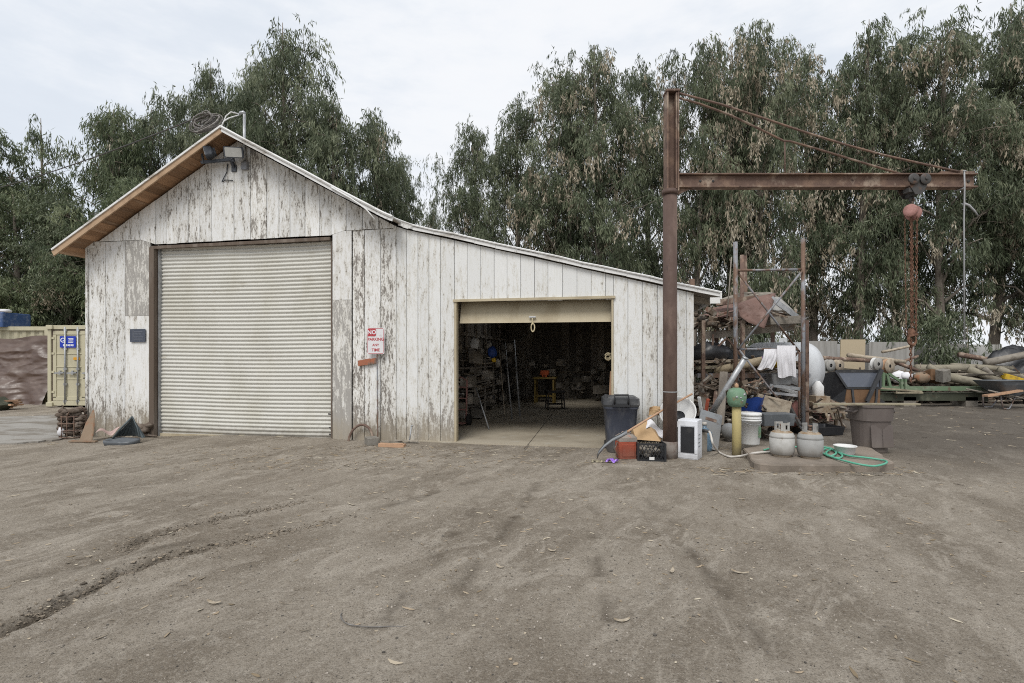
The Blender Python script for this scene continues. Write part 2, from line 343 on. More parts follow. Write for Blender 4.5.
    g['brick_red'] = mat('rusty_orange_plate', (.34,.13,.075), [((.20,.13,.10), 9, .48, .6), ((.13,.11,.095), 14, .56, .68)], rough=.85, bump=.2)
    g['tin_pleat'] = mat('dark_teal_grey_tin', (.075,.092,.098), [((.13,.15,.155), 7, .48, .7), ((.12,.075,.05), 9, .64, .74)], rough=.6, metal=.2, bump=.1)
    g['burlap'] = mat('tan_rusty_sheet', (.25,.185,.13), [((.28,.14,.08), 5, .5, .65)], rough=.9, bump=.3)
    g['blue_wrap'] = mat('blue_printed_wrap', (.045,.085,.20), [((.16,.20,.30), 3, .48, .66), ((.34,.20,.17), 2.2, .60, .70)], rough=.45, bump=.25, bscale=9)
    g['pink'] = mat('faded_pink_paper', (.50,.37,.34), rough=.9, bump=.2)
    g['tub_black'] = mat('black_poly_tub', (.026,.027,.030), [((.055,.055,.055), 7, .52, .7)], rough=.4, bump=.04, spec=.5)
    g['tub_liner'] = mat('blue_grey_sheet', (.10,.112,.14), [((.17,.18,.20), 3, .5, .7)], rough=.4, bump=.05, spec=.45)  # bluish reflection inside the black tub, put into the colour
    g['ply_brown'] = mat('brown_plywood', (.15,.085,.045), [((.10,.055,.03), 6, .48, .68)], rough=.75, bump=.15)
    g['barrow_grey'] = mat('grey_barrow_steel', (.115,.125,.135), [((.18,.19,.20), 5, .5, .7), ((.15,.09,.055), 9, .64, .74)], rough=.6, metal=.2, bump=.08)
    g['rubber'] = mat('black_rubber', (.022,.022,.022), [((.07,.062,.055), 8, .52, .7)], rough=.85, bump=.15)
    g['pipe_tan'] = mat('tan_pvc_pipe', (.47,.39,.27), rough=.6, bump=.05)
    g['purple_cloth'] = mat('purple_cloth', (.16,.04,.25), rough=.9, bump=.2)
defmats()
# ------------------------------------------------------------------ sky and light (bright overcast)
SUN_EL, SUN_AZ = 52.0, 200.0      # azimuth measured clockwise from +Y: behind the viewer, a little to the left
wd = bpy.data.worlds.new('World'); sc.world = wd; wd.use_nodes = True
nt = wd.node_tree; nt.nodes.clear()
sky = nd(nt, 'ShaderNodeTexSky', {'sky_type': 'NISHITA', 'sun_disc': False, 'sun_elevation': R(SUN_EL), 'sun_rotation': R(SUN_AZ), 'air_density': 1.0, 'dust_density': 2.0})
b1 = nd(nt, 'ShaderNodeBackground', None, Color=sky.outputs[0], Strength=.10)
tc = nd(nt, 'ShaderNodeTexCoord').outputs['Generated']
sx = nd(nt, 'ShaderNodeSeparateXYZ', None, Vector=tc)
n1 = noise(nt, mapping(nt, tc, (1.0, 1.0, 3.2)), 2.1, 7, .58)
n2 = noise(nt, mapping(nt, tc, (1.3, 1.3, 4.0), (0, 0, .6)), 5.5, 6, .6)
f = mth(nt, 'ADD', mth(nt, 'MULTIPLY', n1, .7), mth(nt, 'MULTIPLY', n2, .3))
left = ramp(nt, sx.outputs[0], .05, -.75, 0, .13)          # the cloud thins to the left
f = mth(nt, 'SUBTRACT', f, left)
cloud = mix(nt, ramp(nt, f, .32, .56), (.69, .735, .795), (.785, .80, .825))
b2 = nd(nt, 'ShaderNodeBackground', None, Color=cloud, Strength=1.22)
dens = ramp(nt, f, .26, .52, .86, .96)
ms = nd(nt, 'ShaderNodeMixShader', None, i0=dens, i1=b1.outputs[0], i2=b2.outputs[0])
nt.links.new(ms.outputs[0], nd(nt, 'ShaderNodeOutputWorld').inputs[0])
sl = bpy.data.lights.new('sun', 'SUN'); sl.energy = 2.2; sl.angle = R(28); sl.color = (1, .97, .92)
so = bpy.data.objects.new('sun', sl); col.objects.link(so); so.location = (-5, -10, 30)
az = R(SUN_AZ); dvec = Vector((math.sin(az)*math.cos(R(SUN_EL)), math.cos(az)*math.cos(R(SUN_EL)), math.sin(R(SUN_EL))))
so.rotation_euler = dvec.to_track_quat('Z', 'Y').to_euler()

# ------------------------------------------------------------------ ground
def hsh(ix, iy, s):
    n = (ix.astype(np.int64)*374761393+iy.astype(np.int64)*668265263+s*982451653) & 0x7fffffff
    n = ((n ^ (n >> 13))*1274126177) & 0x7fffffff
    return ((n ^ (n >> 16)) & 0xffff)/65535.0
def vnoise(x, y, s=0):
    ix = np.floor(x); iy = np.floor(y); fx = x-ix; fy = y-iy
    fx = fx*fx*fx*(fx*(fx*6-15)+10); fy = fy*fy*fy*(fy*(fy*6-15)+10)
    a = hsh(ix, iy, s); b = hsh(ix+1, iy, s); c = hsh(ix, iy+1, s); d = hsh(ix+1, iy+1, s)
    return (a*(1-fx)+b*fx)*(1-fy)+(c*(1-fx)+d*fx)*fy
def fbm(x, y, s=0, o=4, g=.5):
    r = 0; a = 1; t = 0
    for i in range(o):
        r = r+a*vnoise(x*2**i+i*17.3, y*2**i-i*9.1, s+i); t += a; a *= g
    return r/t
def polyd(px, py, pts):
    best = np.full(px.shape, 1e9); tt = np.zeros(px.shape); n = len(pts)-1
    for i in range(n):
        ax, ay = pts[i]; bx, by = pts[i+1]; dx, dy = bx-ax, by-ay
        t = np.clip(((px-ax)*dx+(py-ay)*dy)/(dx*dx+dy*dy), 0, 1)
        d = np.hypot(px-ax-t*dx, py-ay-t*dy)
        m = d < best; best = np.where(m, d, best); tt = np.where(m, (i+t)/n, tt)
    return best, tt
def gpts(l): return [(gp(*p).x, gp(*p).y) for p in l]
RUTS = [gpts([(-60,662), (0,636), (60,606), (115,578), (160,562), (215,548), (290,532), (362,512)]),
        gpts([(120,552), (150,539), (200,526), (255,513), (320,497)])]
SOFT = [gpts([(-40,592), (60,570), (160,548), (300,520)]), gpts([(360,512), (440,490), (520,468)]), gpts([(420,640), (480,560), (520,510), (545,470)]),
        gpts([(330,690), (430,560), (490,490)]), gpts([(620,690), (600,580), (590,500)]), gpts([(800,690), (700,560), (640,490)])]
def gheight(x, y):
    h = gh0(x, y)
    h = h+.030*(fbm(x*.55, y*.55, 3, 3)-.5)*2*np.clip((np.hypot(x, y)-1)/4, .3, 1)*.7
    # gravelly footprints, ripples along the direction of travel
    u = .5*x+.866*y; v = -.866*x+.5*y
    h = h+.030*(fbm(u*1.1, v*3.0, 5, 4)-.5)+.016*(fbm(x*4.2, y*4.2, 9, 4, .6)-.5)
    for P in SOFT:
        d, t = polyd(x, y, P); e = np.sin(np.clip(t, 0, 1)*np.pi)**.5
        d = d+.10*(fbm(x*2, y*2, 21, 3)-.5)
        h = h-.016*e*np.exp(-(d/.16)**2)+.010*e*np.exp(-((d-.25)/.09)**2)
    for P in RUTS:
        d, t = polyd(x, y, P); e = np.clip((1-t)*2.6, 0, 1)*(np.clip(t*4, 0, 1) if P is RUTS[1] else 1)
        w = fbm(x*7, y*7, 31, 4, .65)
        d2 = d+.06*(w-.5)
        h = h-.045*e*np.exp(-(d2/.045)**2)+.030*e*np.exp(-((d2-.10)/.05)**2)*(.3+1.1*w)
        h = h+.030*e*(fbm(x*24, y*24, 41, 2, .6)-.5)*np.exp(-(d/.16)**2)
    # soil banked up along the front of the barn
    return h
_hole = None
def flatten(x, y, h):
    # flat where buildings, pads and the pavement stand
    for (cx, cy, rx, ry) in FLATS:
        k = sstep(1.25, .95, np.maximum(np.abs(x-cx)/rx, np.abs(y-cy)/ry))
        h = h*(1-k)+gh0(x, y)*k-(.004*k)
    return h
FLATS = [(4.1, 8.1, 1.35, 1.3), (.9, 10.2, 1.6, 1.1)]
xs = np.concatenate([[-900,-300,-120,-60,-38,-26,-20,-17,-15.5], np.arange(-14.4,-7,.10), np.arange(-7,-4,.05), np.arange(-4,4,.022), np.arange(4,7,.05), np.arange(7,17,.10), [17.5,19,22,28,40,70,140,300,900]])
ys = [1.75]
while ys[-1] < 22: ys.append(ys[-1]+max(.013, .0075*ys[-1]))
ys = np.concatenate([[-200,-60,-20,-6,-2,0,.8,1.4], ys, [24,27,31,40,60,100,200,500,1500]])
X, Y = np.meshgrid(xs, ys)
H = flatten(X, Y, gheight(X, Y))
nx, ny = len(xs), len(ys)
co = np.stack([X.ravel(), Y.ravel(), H.ravel()], 1).astype(np.float32)
j, i = np.meshgrid(np.arange(ny-1), np.arange(nx-1), indexing='ij')
a = (j*nx+i).ravel(); quads = np.stack([a, a+1, a+1+nx, a+nx], 1).astype(np.int32)
def np_mesh(name, co, quads, m, smooth=False, attrs=None):
    me = bpy.data.meshes.new(name); k = quads.shape[1]
    me.vertices.add(len(co)); me.vertices.foreach_set('co', np.ascontiguousarray(co, dtype=np.float32).ravel())
    me.loops.add(quads.size); me.loops.foreach_set('vertex_index', quads.astype(np.int32).ravel())
    me.polygons.add(len(quads)); me.polygons.foreach_set('loop_start', (np.arange(len(quads))*k).astype(np.int32))
    me.polygons.foreach_set('use_smooth', np.full(len(quads), smooth))
    for an, av in (attrs or {}).items():
        at_ = me.attributes.new(an, 'FLOAT', 'POINT'); at_.data.foreach_set('value', av.astype(np.float32))
    me.materials.append(m); me.update(calc_edges=True); return me
def ground_mat():
    m, nt, bs, co, out = newmat('packed_dirt')
    al = mapping(nt, co, (1, 1, 1), (0, 0, R(-60)))
    st = mapping(nt, al, (.6, 1.3, 1))
    a = noise(nt, st, 1.0, 6, .62); b = noise(nt, co, .55, 4, .55); c_ = noise(nt, co, 7, 6, .7); d_ = noise(nt, co, 85, 4, .7)
    e_ = nd(nt, 'ShaderNodeTexNoise', None, Vector=mapping(nt, al, (.7, 1.7, 1)), Scale=1.5, Detail=8, Roughness=.70, Distortion=1.3).outputs['Fac']
    e2 = nd(nt, 'ShaderNodeTexNoise', None, Vector=mapping(nt, al, (.8, 1.5, 1)), Scale=4.5, Detail=7, Roughness=.72, Distortion=.9).outputs['Fac']
    c = mix(nt, ramp(nt, a, .38, .60), (.205,.174,.137), (.305,.267,.218))
    c = mix(nt, ramp(nt, e_, .50, .62, 0, .75), c, (.39,.347,.29)); c = mix(nt, ramp(nt, e2, .54, .68, 0, .5), c, (.44,.395,.33)); c = mix(nt, ramp(nt, e2, .46, .34, 0, .32), c, (.18,.148,.112))
    c = mix(nt, ramp(nt, b, .48, .64, 0, .5), c, (.190,.158,.122))
    c = mix(nt, ramp(nt, c_, .54, .72, 0, .45), c, (.170,.140,.108))
    c = mix(nt, ramp(nt, c_, .46, .30, 0, .5), c, (.39,.352,.30))
    c = mix(nt, ramp(nt, d_, .52, .68, 0, .7), c, (.085,.072,.058))
    c = mix(nt, ramp(nt, d_, .46, .30, 0, .6), c, (.44,.41,.365))
    g_ = noise(nt, co, 26, 8, .78); c = mix(nt, ramp(nt, g_, .52, .66, 0, .55), c, (.150,.124,.096)); c = mix(nt, ramp(nt, g_, .47, .36, 0, .5), c, (.42,.375,.315))
    vo = nd(nt, 'ShaderNodeTexVoronoi', None, Vector=co, Scale=38).outputs['Distance']
    c = mix(nt, ramp(nt, vo, .13, .09, 0, .35), c, (.30,.275,.245))
    s = nd(nt, 'ShaderNodeSeparateXYZ', None, Vector=co)
    # darker, damp organic soil in the yard to the right
    f = mth(nt, 'ADD', ramp(nt, s.outputs[0], 2.0, 8.5, 0, .55), mth(nt, 'MULTIPLY', mth(nt, 'SUBTRACT', noise(nt, co, .8, 5), .5), 1.0))
    f = mth(nt, 'MULTIPLY', ramp(nt, f, .05, .55), ramp(nt, s.outputs[1], 5.5, 9.5))
    c = mix(nt, mth(nt, 'MULTIPLY', f, .75), c, (.085,.074,.064))
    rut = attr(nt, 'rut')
    c = mix(nt, mth(nt, 'MULTIPLY', rut, ramp(nt, noise(nt, co, 16, 4), .35, .6, .60, 1.0)), c, (.088,.071,.053))  # ruts and soft tracks darkened: damp soil, plus their shade painted in
    nt.links.new(c, bs.inputs['Base Color'])
    bs.inputs['Roughness'].default_value = .95; bs.inputs['Specular IOR Level'].default_value = .12
    h = mth(nt, 'ADD', mth(nt, 'MULTIPLY', d_, .5), mth(nt, 'MULTIPLY', c_, .9))
    h = mth(nt, 'ADD', h, mth(nt, 'MULTIPLY', g_, .9))
    h = mth(nt, 'ADD', h, mth(nt, 'MULTIPLY', noise(nt, co, 260, 2, .6), .25))
    h = mth(nt, 'ADD', h, ramp(nt, vo, .2, .05, 0, .22))
    nt.links.new(nd(nt, 'ShaderNodeBump', None, Strength=1.0, Distance=.018, Height=h).outputs[0], bs.inputs['Normal'])
    return m
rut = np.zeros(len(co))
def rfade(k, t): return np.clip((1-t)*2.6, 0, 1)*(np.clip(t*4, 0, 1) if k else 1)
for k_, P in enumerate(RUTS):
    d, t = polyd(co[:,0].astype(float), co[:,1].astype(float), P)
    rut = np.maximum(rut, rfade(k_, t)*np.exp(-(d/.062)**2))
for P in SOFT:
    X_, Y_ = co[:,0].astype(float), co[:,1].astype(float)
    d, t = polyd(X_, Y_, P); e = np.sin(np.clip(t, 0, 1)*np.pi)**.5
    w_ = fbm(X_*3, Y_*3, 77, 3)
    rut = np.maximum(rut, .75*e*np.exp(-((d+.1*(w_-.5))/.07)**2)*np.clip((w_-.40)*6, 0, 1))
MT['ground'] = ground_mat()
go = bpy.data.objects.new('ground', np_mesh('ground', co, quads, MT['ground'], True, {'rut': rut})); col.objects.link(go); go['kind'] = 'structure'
def gy(x, y):
    x = np.array([float(x)]); y = np.array([float(y)])
    return float(flatten(x, y, gheight(x, y))[0])

# ------------------------------------------------------------------ leaf litter, stones, clods (nobody could count them)
def leafmat(name, c1, c2, c3, tl=.25, rough=.6):
    m, nt, bs, co, out = newmat(name)
    t = attr(nt, 'tint')
    c = mix(nt, ramp(nt, t, .0, .55), c1, c2); c = mix(nt, ramp(nt, t, .6, 1.0), c, c3)
    nt.links.new(c, bs.inputs['Base Color']); bs.inputs['Roughness'].default_value = rough; bs.inputs['Specular IOR Level'].default_value = .25
    if tl:
        tr = nd(nt, 'ShaderNodeBsdfTranslucent', None, Color=c)
        mx = nd(nt, 'ShaderNodeMixShader', None, i0=tl, i1=bs.outputs[0], i2=tr.outputs[0]); nt.links.new(mx.outputs[0], out.inputs[0])
    return m
MT['litter'] = leafmat('dry_leaf_and_bark', (.20,.155,.10), (.32,.255,.18), (.46,.41,.32), 0, .85)
MT['leaf'] = leafmat('eucalyptus_leaf', (.069,.088,.051), (.143,.169,.103), (.255,.276,.178), .30, .42)
MT['leaf_olive'] = leafmat('olive_eucalyptus_leaf', (.066,.088,.048), (.138,.168,.092), (.240,.268,.155), .30, .42)
MT['leaf_dead'] = leafmat('dead_tan_leaf', (.29,.245,.175), (.40,.35,.265), (.52,.475,.38), .15, .8)
MT['stone'] = mat('pebble', (.24,.215,.185), rough=.9, bump=0, tamt=.75)
MT['clod'] = mat('dirt_clod', (.185,.155,.12), rough=.95, bump=.3, tamt=.55)
lr = np.random.default_rng(5)
lit = MB()
def litter(n, fx, fy, s0, s1, wr=(.10,.22)):
    for _ in range(n):
        x, y = fx(), fy()
        L = lr.uniform(s0, s1)*(1.6 if lr.random() < .08 else 1); w = L*lr.uniform(*wr); a = lr.uniform(0, 6.28); z = gy(x, y)+.004
        d = np.array([math.cos(a), math.sin(a)]); p = np.array([-d[1], d[0]]); cu = lr.uniform(-.3, .3)*L; up = lr.uniform(0, .25)*L*.5
        pts = []
        for k, ww in ((-.5, .15), (-.18, .9), (.18, 1.), (.5, .1)):
            c0 = np.array([x, y])+d*L*k+p*cu*(k*k*4-.5)*.5
            for sgn in (-1, 1):
                q = c0+p*sgn*w*.5*ww; pts.append((q[0], q[1], z+up*(k*k*4)*.5+(.004 if sgn > 0 else 0)))
        lit.add(pts, [(0,1,3,2), (2,3,5,4), (4,5,7,6)], tint=float(lr.random()))
litter(700, lambda: lr.normal(-2.2, 1.9), lambda: lr.uniform(7.2, 9.2), .025, .10)
litter(260, lambda: lr.normal(-1.0, 3.0), lambda: lr.normal(5.6, 1.2), .02, .07)
litter(200, lambda: lr.uniform(-6.5, 6.5), lambda: lr.uniform(4.5, 9.0), .02, .08)
litter(110, lambda: lr.uniform(-4, 4), lambda: lr.uniform(2.5, 5.5), .015, .055)
litter(300, lambda: lr.uniform(-6, 6), lambda: lr.uniform(3, 9), .012, .05, (.08,.5))
litter(75, lambda: lr.uniform(-4.5, 4.5), lambda: lr.uniform(2.6, 6), .04, .10)
litter(420, lambda: lr.uniform(-3.5, 3.5), lambda: lr.uniform(2.3, 5), .006, .026, (.15,.6))
litter(170, lambda: lr.uniform(2.5, 3.9), lambda: 8.95-.16*lr.random()**2-.19*0, .03, .09)
litter(420, lambda: lr.uniform(5, 16), lambda: lr.uniform(7.5, 16), .05, .16)
litter(130, lambda: lr.uniform(2.6, 5.6), lambda: lr.uniform(6.9, 7.4), .05, .16)
litter(200, lambda: lr.uniform(-14, -8.5), lambda: lr.uniform(9.8, 17), .06, .18)
lo = bpy.data.objects.new('leaf_litter', mesh_from('leaf_litter', lit, MT['litter'])); col.objects.link(lo)
tag(lo, 'dry tan leaves and bark bits scattered over the dirt yard', 'leaf litter', kind='stuff')
ico = bmesh.new(); bmesh.ops.create_icosphere(ico, subdivisions=1, radius=1); IV = np.array([v.co[:] for v in ico.verts]); IF = np.array([[v.index for v in f.verts] for f in ico.faces]); ico.free()
def pebbles(name, pts, sizes, m, label, cat):
    n = len(pts); k = len(IV)
    v = IV[None]*lr.uniform(.55, 1.1, (n, k, 1))*np.array(sizes)[:, None, None]*lr.uniform(.6, 1.2, (n, 1, 3))*np.array([1, 1, .65])
    v = v+np.array(pts)[:, None, :]
    f = (IF[None]+(np.arange(n)*k)[:, None, None]).reshape(-1, 3)
    o = bpy.data.objects.new(name, np_mesh(name, v.reshape(-1, 3), f, m, False, {'tint': np.repeat(lr.random(n), k)})); col.objects.link(o)
    tag(o, label, cat, kind='stuff')
px = np.concatenate([lr.uniform(-7, 7, 1500), lr.uniform(4, 15, 500), lr.uniform(-3, 3, 2600), lr.uniform(3.2, 5.6, 260)]); py = np.concatenate([lr.uniform(3, 9, 1500), lr.uniform(7, 15, 500), lr.uniform(2.3, 4.5, 2600), 7.2-abs(lr.normal(0, .12, 260))])
_t = lr.random(420); px = np.concatenate([px, -8.1+_t*10.6]); py = np.concatenate([py, 10.75-_t*1.87-abs(lr.normal(0, .08, 420))])
ph = flatten(px, py, gheight(px, py))
pebbles('pebbles', np.stack([px, py, ph+.002], 1), lr.gamma(2.0, .0017, len(px))+.002, MT['stone'], 'small pale pebbles strewn over the packed dirt', 'pebbles')
cp = []; cs = []
for P in RUTS:
    P = np.array(P); seg = np.hypot(*np.diff(P, axis=0).T); cum = np.concatenate([[0], np.cumsum(seg)])
    for _ in range(int(cum[-1]*520)):
        s = lr.uniform(0, cum[-1]); e = min(1, (1-s/cum[-1])*2.2)
        if lr.random() > e*1.5: continue
        q = np.array([np.interp(s, cum, P[:,0]), np.interp(s, cum, P[:,1])]); q = q+lr.normal(0, .05, 2)
        cp.append((q[0], q[1], gy(q[0], q[1])+.002)); cs.append(lr.gamma(2.0, .0032)+.0025)
pebbles('dirt_clods', cp, cs, MT['clod'], 'crumbly dirt clods thrown up along the two tyre ruts', 'dirt clods')

# ------------------------------------------------------------------ trees
def leaves_mesh(name, strands, m, rng, L=(.17,.33), W=(.034,.060), tint=None):
    """strands: array (n, [start3, out3, len, nleaf, tint])"""
    P = []; D = []; T = []
    st = np.array([s[0] for s in strands]); ou = np.array([s[1] for s in strands]); ln = np.array([s[2] for s in strands]); nl = np.array([s[3] for s in strands]); ti = np.array([s[4] for s in strands])
    idx = np.repeat(np.arange(len(st)), nl)
    t = rng.random(len(idx))**.8
    p = st[idx]+ou[idx]*t[:, None]+np.stack([np.zeros_like(t), np.zeros_like(t), .25*ln[idx]*t*(1-t)*2-ln[idx]*t**1.6], 1)
    p += rng.normal(0, .05, p.shape)
    d = np.stack([rng.normal(0, .42, len(t)), rng.normal(0, .42, len(t)), -1+rng.normal(0, .45, len(t))], 1)+ou[idx]*.35
    d /= np.linalg.norm(d, axis=1)[:, None]
    r = rng.normal(size=d.shape); w = np.cross(d, r); w /= np.linalg.norm(w, axis=1)[:, None]+1e-9
    l = rng.uniform(*L, len(t))[:, None]; ww = rng.uniform(*W, len(t))[:, None]
    bend = np.cross(d, w)*l*rng.normal(0, .12, len(t))[:, None]
    v = np.stack([p, p+d*l*.45+w*ww*.5+bend, p+d*l, p+d*l*.45-w*ww*.5+bend], 1).reshape(-1, 3)
    q = np.arange(len(v)).reshape(-1, 4)
    tint = np.clip(ti[idx]+rng.normal(0, .16, len(t)), 0, 1)
    return np_mesh(name, v, q, m, False, {'tint': np.repeat(tint, 4)})
def tree_kind(seed, H, W, base=.12, nl=30, dens=1., dead=0., prof='full', leafm='leaf', clr=(.42,.72)):
    rng = np.random.default_rng(seed); tr = MB(); n = 12
    ph = rng.uniform(0, 6.28, 2); sw = rng.uniform(.15, .45)
    tp = lambda f: np.array([sw*math.sin(f*3+ph[0])-sw*math.sin(ph[0]), sw*math.sin(f*2.6+ph[1])-sw*math.sin(ph[1]), H*.96*f])
    r0 = .012*H+.05
    tr.tube([tp(k/n)-np.array([0,0,.25 if k == 0 else 0]) for k in range(n+1)], [r0*(1.25 if k == 0 else 1)*(1-k/n)**.8+.015 for k in range(n+1)], 9)
    clumps = []
    for k in range(nl):
        f = base+(1-base)*((k+rng.uniform(0, .8))/nl)**.85; f = min(f, .985)
        az = k*2.4+rng.normal(0, .5)
        if prof == 'full': pr = min(1, .62+1.2*(f-base))*(1-max(0, (f-.5)/.5)**2.2*.80)
        elif prof == 'plume': pr = min(1, .35+1.9*(f-base))*(1-max(0, (f-.4)/.6)**1.8*.82)
        else: pr = .75*(1-f*.6)
        L = W/2*pr*rng.uniform(.62, 1.12); el = rng.uniform(.35, 1.0)+f*.25
        s = tp(f*.93); hd = np.array([math.cos(az), math.sin(az), 0])
        pts = []
        for q in range(6):
            u = q/5; pts.append(s+hd*L*u*(.85+.15*u)+np.array([0, 0, L*math.tan(min(el, 1.1))*u*(1-.42*u)])+rng.normal(0, .04, 3)*(q > 0))
        rb = max(.022, r0*(1-f)*.5)
        tr.tube(pts, [rb*(1-.8*q/5) for q in range(6)], 5)
        m = max(3, int(L*2.5*dens+2))
        for q in range(m):
            u = rng.uniform(.25, 1.05) if q else 1.0
            c = np.array([np.interp(u, np.linspace(0, 1, 6), [p[a] for p in pts]) for a in range(3)])
            off = rng.normal(0, 1, 3)*np.array([.42,.42,.34])*(.35+.5*L)
            if q == 0: off *= .3
            if np.linalg.norm(off) > .25: tr.tube([c, c+off*.5+np.array([0,0,.08]), c+off], [.016,.012,.006], 4)
            clumps.append((c+off, rng.uniform(clr[0]*.55, clr[1]*1.15), f, np.append(hd[:2]*.5, 0)))
    for q in range(5): clumps.append((tp(.96)+np.append(rng.normal(0, .22, 2), rng.uniform(-.5, .45)), rng.uniform(.35, .5), 1, np.zeros(3)))
    live = []; deadl = []
    for c, r, f, hd in clumps:
        ct = np.clip(rng.normal(.45, .24), .0, 1.0); sl_ = rng.uniform(.45, 1.25); nl_ = rng.uniform(.7, 1.25)
        for _ in range(int(10.5*dens*(r/.55)**1.6*(1.12-.55*f*f))+2):
            s = c+rng.normal(0, 1, 3)*r*np.array([.42,.42,.34])+np.array([0,0,.15])
            o = np.append(rng.normal(0, .26, 2), 0)+hd*.35
            live.append((s, o, rng.uniform(.25, .70)*sl_, int(rng.integers(9, 16)*nl_), np.clip(ct+rng.normal(0, .1), 0, 1)))
        if rng.random() < dead*(1.25-f*.7):
            for _ in range(int(rng.integers(4, 11))):
                s = c+rng.normal(0, .25, 3)+hd*.7-np.array([0,0,.25])
                deadl.append((s, np.append(rng.normal(0, .06, 2), 0), rng.uniform(.3, .8), int(rng.integers(8, 16)), rng.uniform(.15, .85)))
    d = {'trunk': mesh_from('trunk', tr, MT['bark']), 'crown': leaves_mesh('crown', live, MT[leafm], rng), 'H': H, 'W': W}
    if deadl: d['dead'] = leaves_mesh('dead_foliage', deadl, MT['leaf_dead'], rng, (.14,.28), (.045,.08))
    return d
MT['bark'] = mat('peeling_eucalyptus_bark', (.20,.17,.14), [((.36,.32,.27), 5, .5, .68, (1,1,.25)), ((.07,.055,.045), 9, .55, .72, (1,1,.2))], rough=.9, bump=.4, bscale=25, bst=(1,1,.2))
KINDS = [
    tree_kind(101, 15, 5.6, .15, 40, 1.0, .46),                  # 0 tall weeping, many dead sprays
    tree_kind(102, 15, 5.2, .14, 38, 1.0, .66),                  # 1
    tree_kind(103, 15, 5.4, .12, 40, 1.05, .12, 'plume'),          # 2 plume
    tree_kind(104, 12, 5.0, .10, 34, 1.1, .04, 'full', 'leaf_olive'),   # 3 olive bushy
    tree_kind(105, 11, 3.8, .25, 22, .5, .0, 'plume', 'leaf_olive', (.3,.5)),    # 4 thin
    tree_kind(106, 13, 5.4, .10, 38, 1.15, .10, 'plume'),         # 5
    tree_kind(107, 15, 6.0, .14, 42, 1.0, .22),                   # 6 dense
    tree_kind(108, 15, 5.8, .10, 44, 1.05, .0, 'plume'),          # 7 dense, no dead sprays
]
def tree(px, top, Y, wm, k, label, rz, name='eucalyptus_tree', group='eucalyptus trees behind the yard'):
    K = KINDS[k]; p = at(px, top-7, Y); s = (p.z+.35)/K['H']; sw = wm/K['W']
    x = p.x; z = gz(x, Y)
    r = bpy.data.objects.new(name, None); col.objects.link(r); r.location = (x, Y, z); r.rotation_euler = (0, 0, rz); r.scale = (sw, sw, s)
    tag(r, label, 'tree', group); RM[r.name] = Matrix.Identity(4)
    for nm, key in (('trunk', 'trunk'), ('crown', 'crown'), ('dead_foliage', 'dead')):
        if key in K:
            o = bpy.data.objects.new(nm, K[key]); col.objects.link(o); o.parent = r
TREES = [
 (-30,128,25,5.5,3,'olive green tree at the far left edge of the photo'),
 (14,196,22.5,5.2,3,'bushy olive tree just above the blue wrapped bundle at left'),
 (47,120,28,3.4,4,'thin sparse tree showing bare twigs against the sky at left'),
 (68,205,23,4.6,5,'low dark tree right behind the beige container doors'),
 (104,106,25.5,4.4,3,'olive tree with rounded top left of the barn roof'),
 (152,108,28,4.6,5,'feathery tree rising over the middle of the left roof slope'),
 (150,190,22.5,4.6,3,'lower bushy olive tree hugging the left roof slope'),
 (206,60,27,4.4,7,'leaning plume tree behind the cable coil on the ridge'),
 (250,60,30,4.2,5,'slim grey green tree between the ridge and the tallest left tree'),
 (290,20,26.5,5.8,7,'tallest tree above the barn, just right of the ridge'),
 (334,100,25.5,4.6,5,'dark tree filling in right of the tallest barn tree'),
 (374,124,28,4.4,5,'drooping tree above the kink in the barn roof'),
 (396,160,31,3.2,5,'narrow tree at the right end of the barn tree clump'),
 (431,206,40,2.3,2,'small distant tree alone in the sky gap over the lean-to'),
 (474,132,26,3.6,5,'rounded tree at the left end of the right hand grove'),
 (521,104,27.5,4.6,2,'spire shaped tree second from the left of the right hand grove'),
 (566,88,25,4.4,1,'tree with tan dead sprays above the open garage door'),
 (604,46,24.5,5.4,6,'big dark tree left of the crane post with two rounded tops'),
 (652,62,27.5,4.2,2,'pale tree rising right behind the top of the crane post'),
 (690,40,25,4.6,0,'tree directly right of the crane post top with sky holes'),
 (730,66,27,4.6,1,'shorter tree with tan sprays under the crane tie rods'),
 (768,21,24,4.4,0,'tall rounded crown above the middle of the crane beam'),
 (812,46,26.5,4.6,1,'tree heavy with tan hanging sprays right of the rounded crown'),
 (858,24,24.5,4.8,2,'airy topped tree above the hoist trolley'),
 (902,48,26,4.8,0,'dark tree standing behind the hanging hoist chains'),
 (944,26,23.5,5.2,6,'dense tree behind the tip of the crane beam'),
 (990,10,25,5.4,0,'tallest tree at the right with a thick visible trunk'),
 (1034,20,23.5,5.4,6,'dense tree cut by the right edge of the photo'),
 (1090,40,25,5.4,1,'tree just past the right edge of the photo'),
]
for q, (px_, top_, Y_, w_, k_, lab) in enumerate(TREES): tree(px_, top_, Y_, w_, k_, lab, q*1.7)
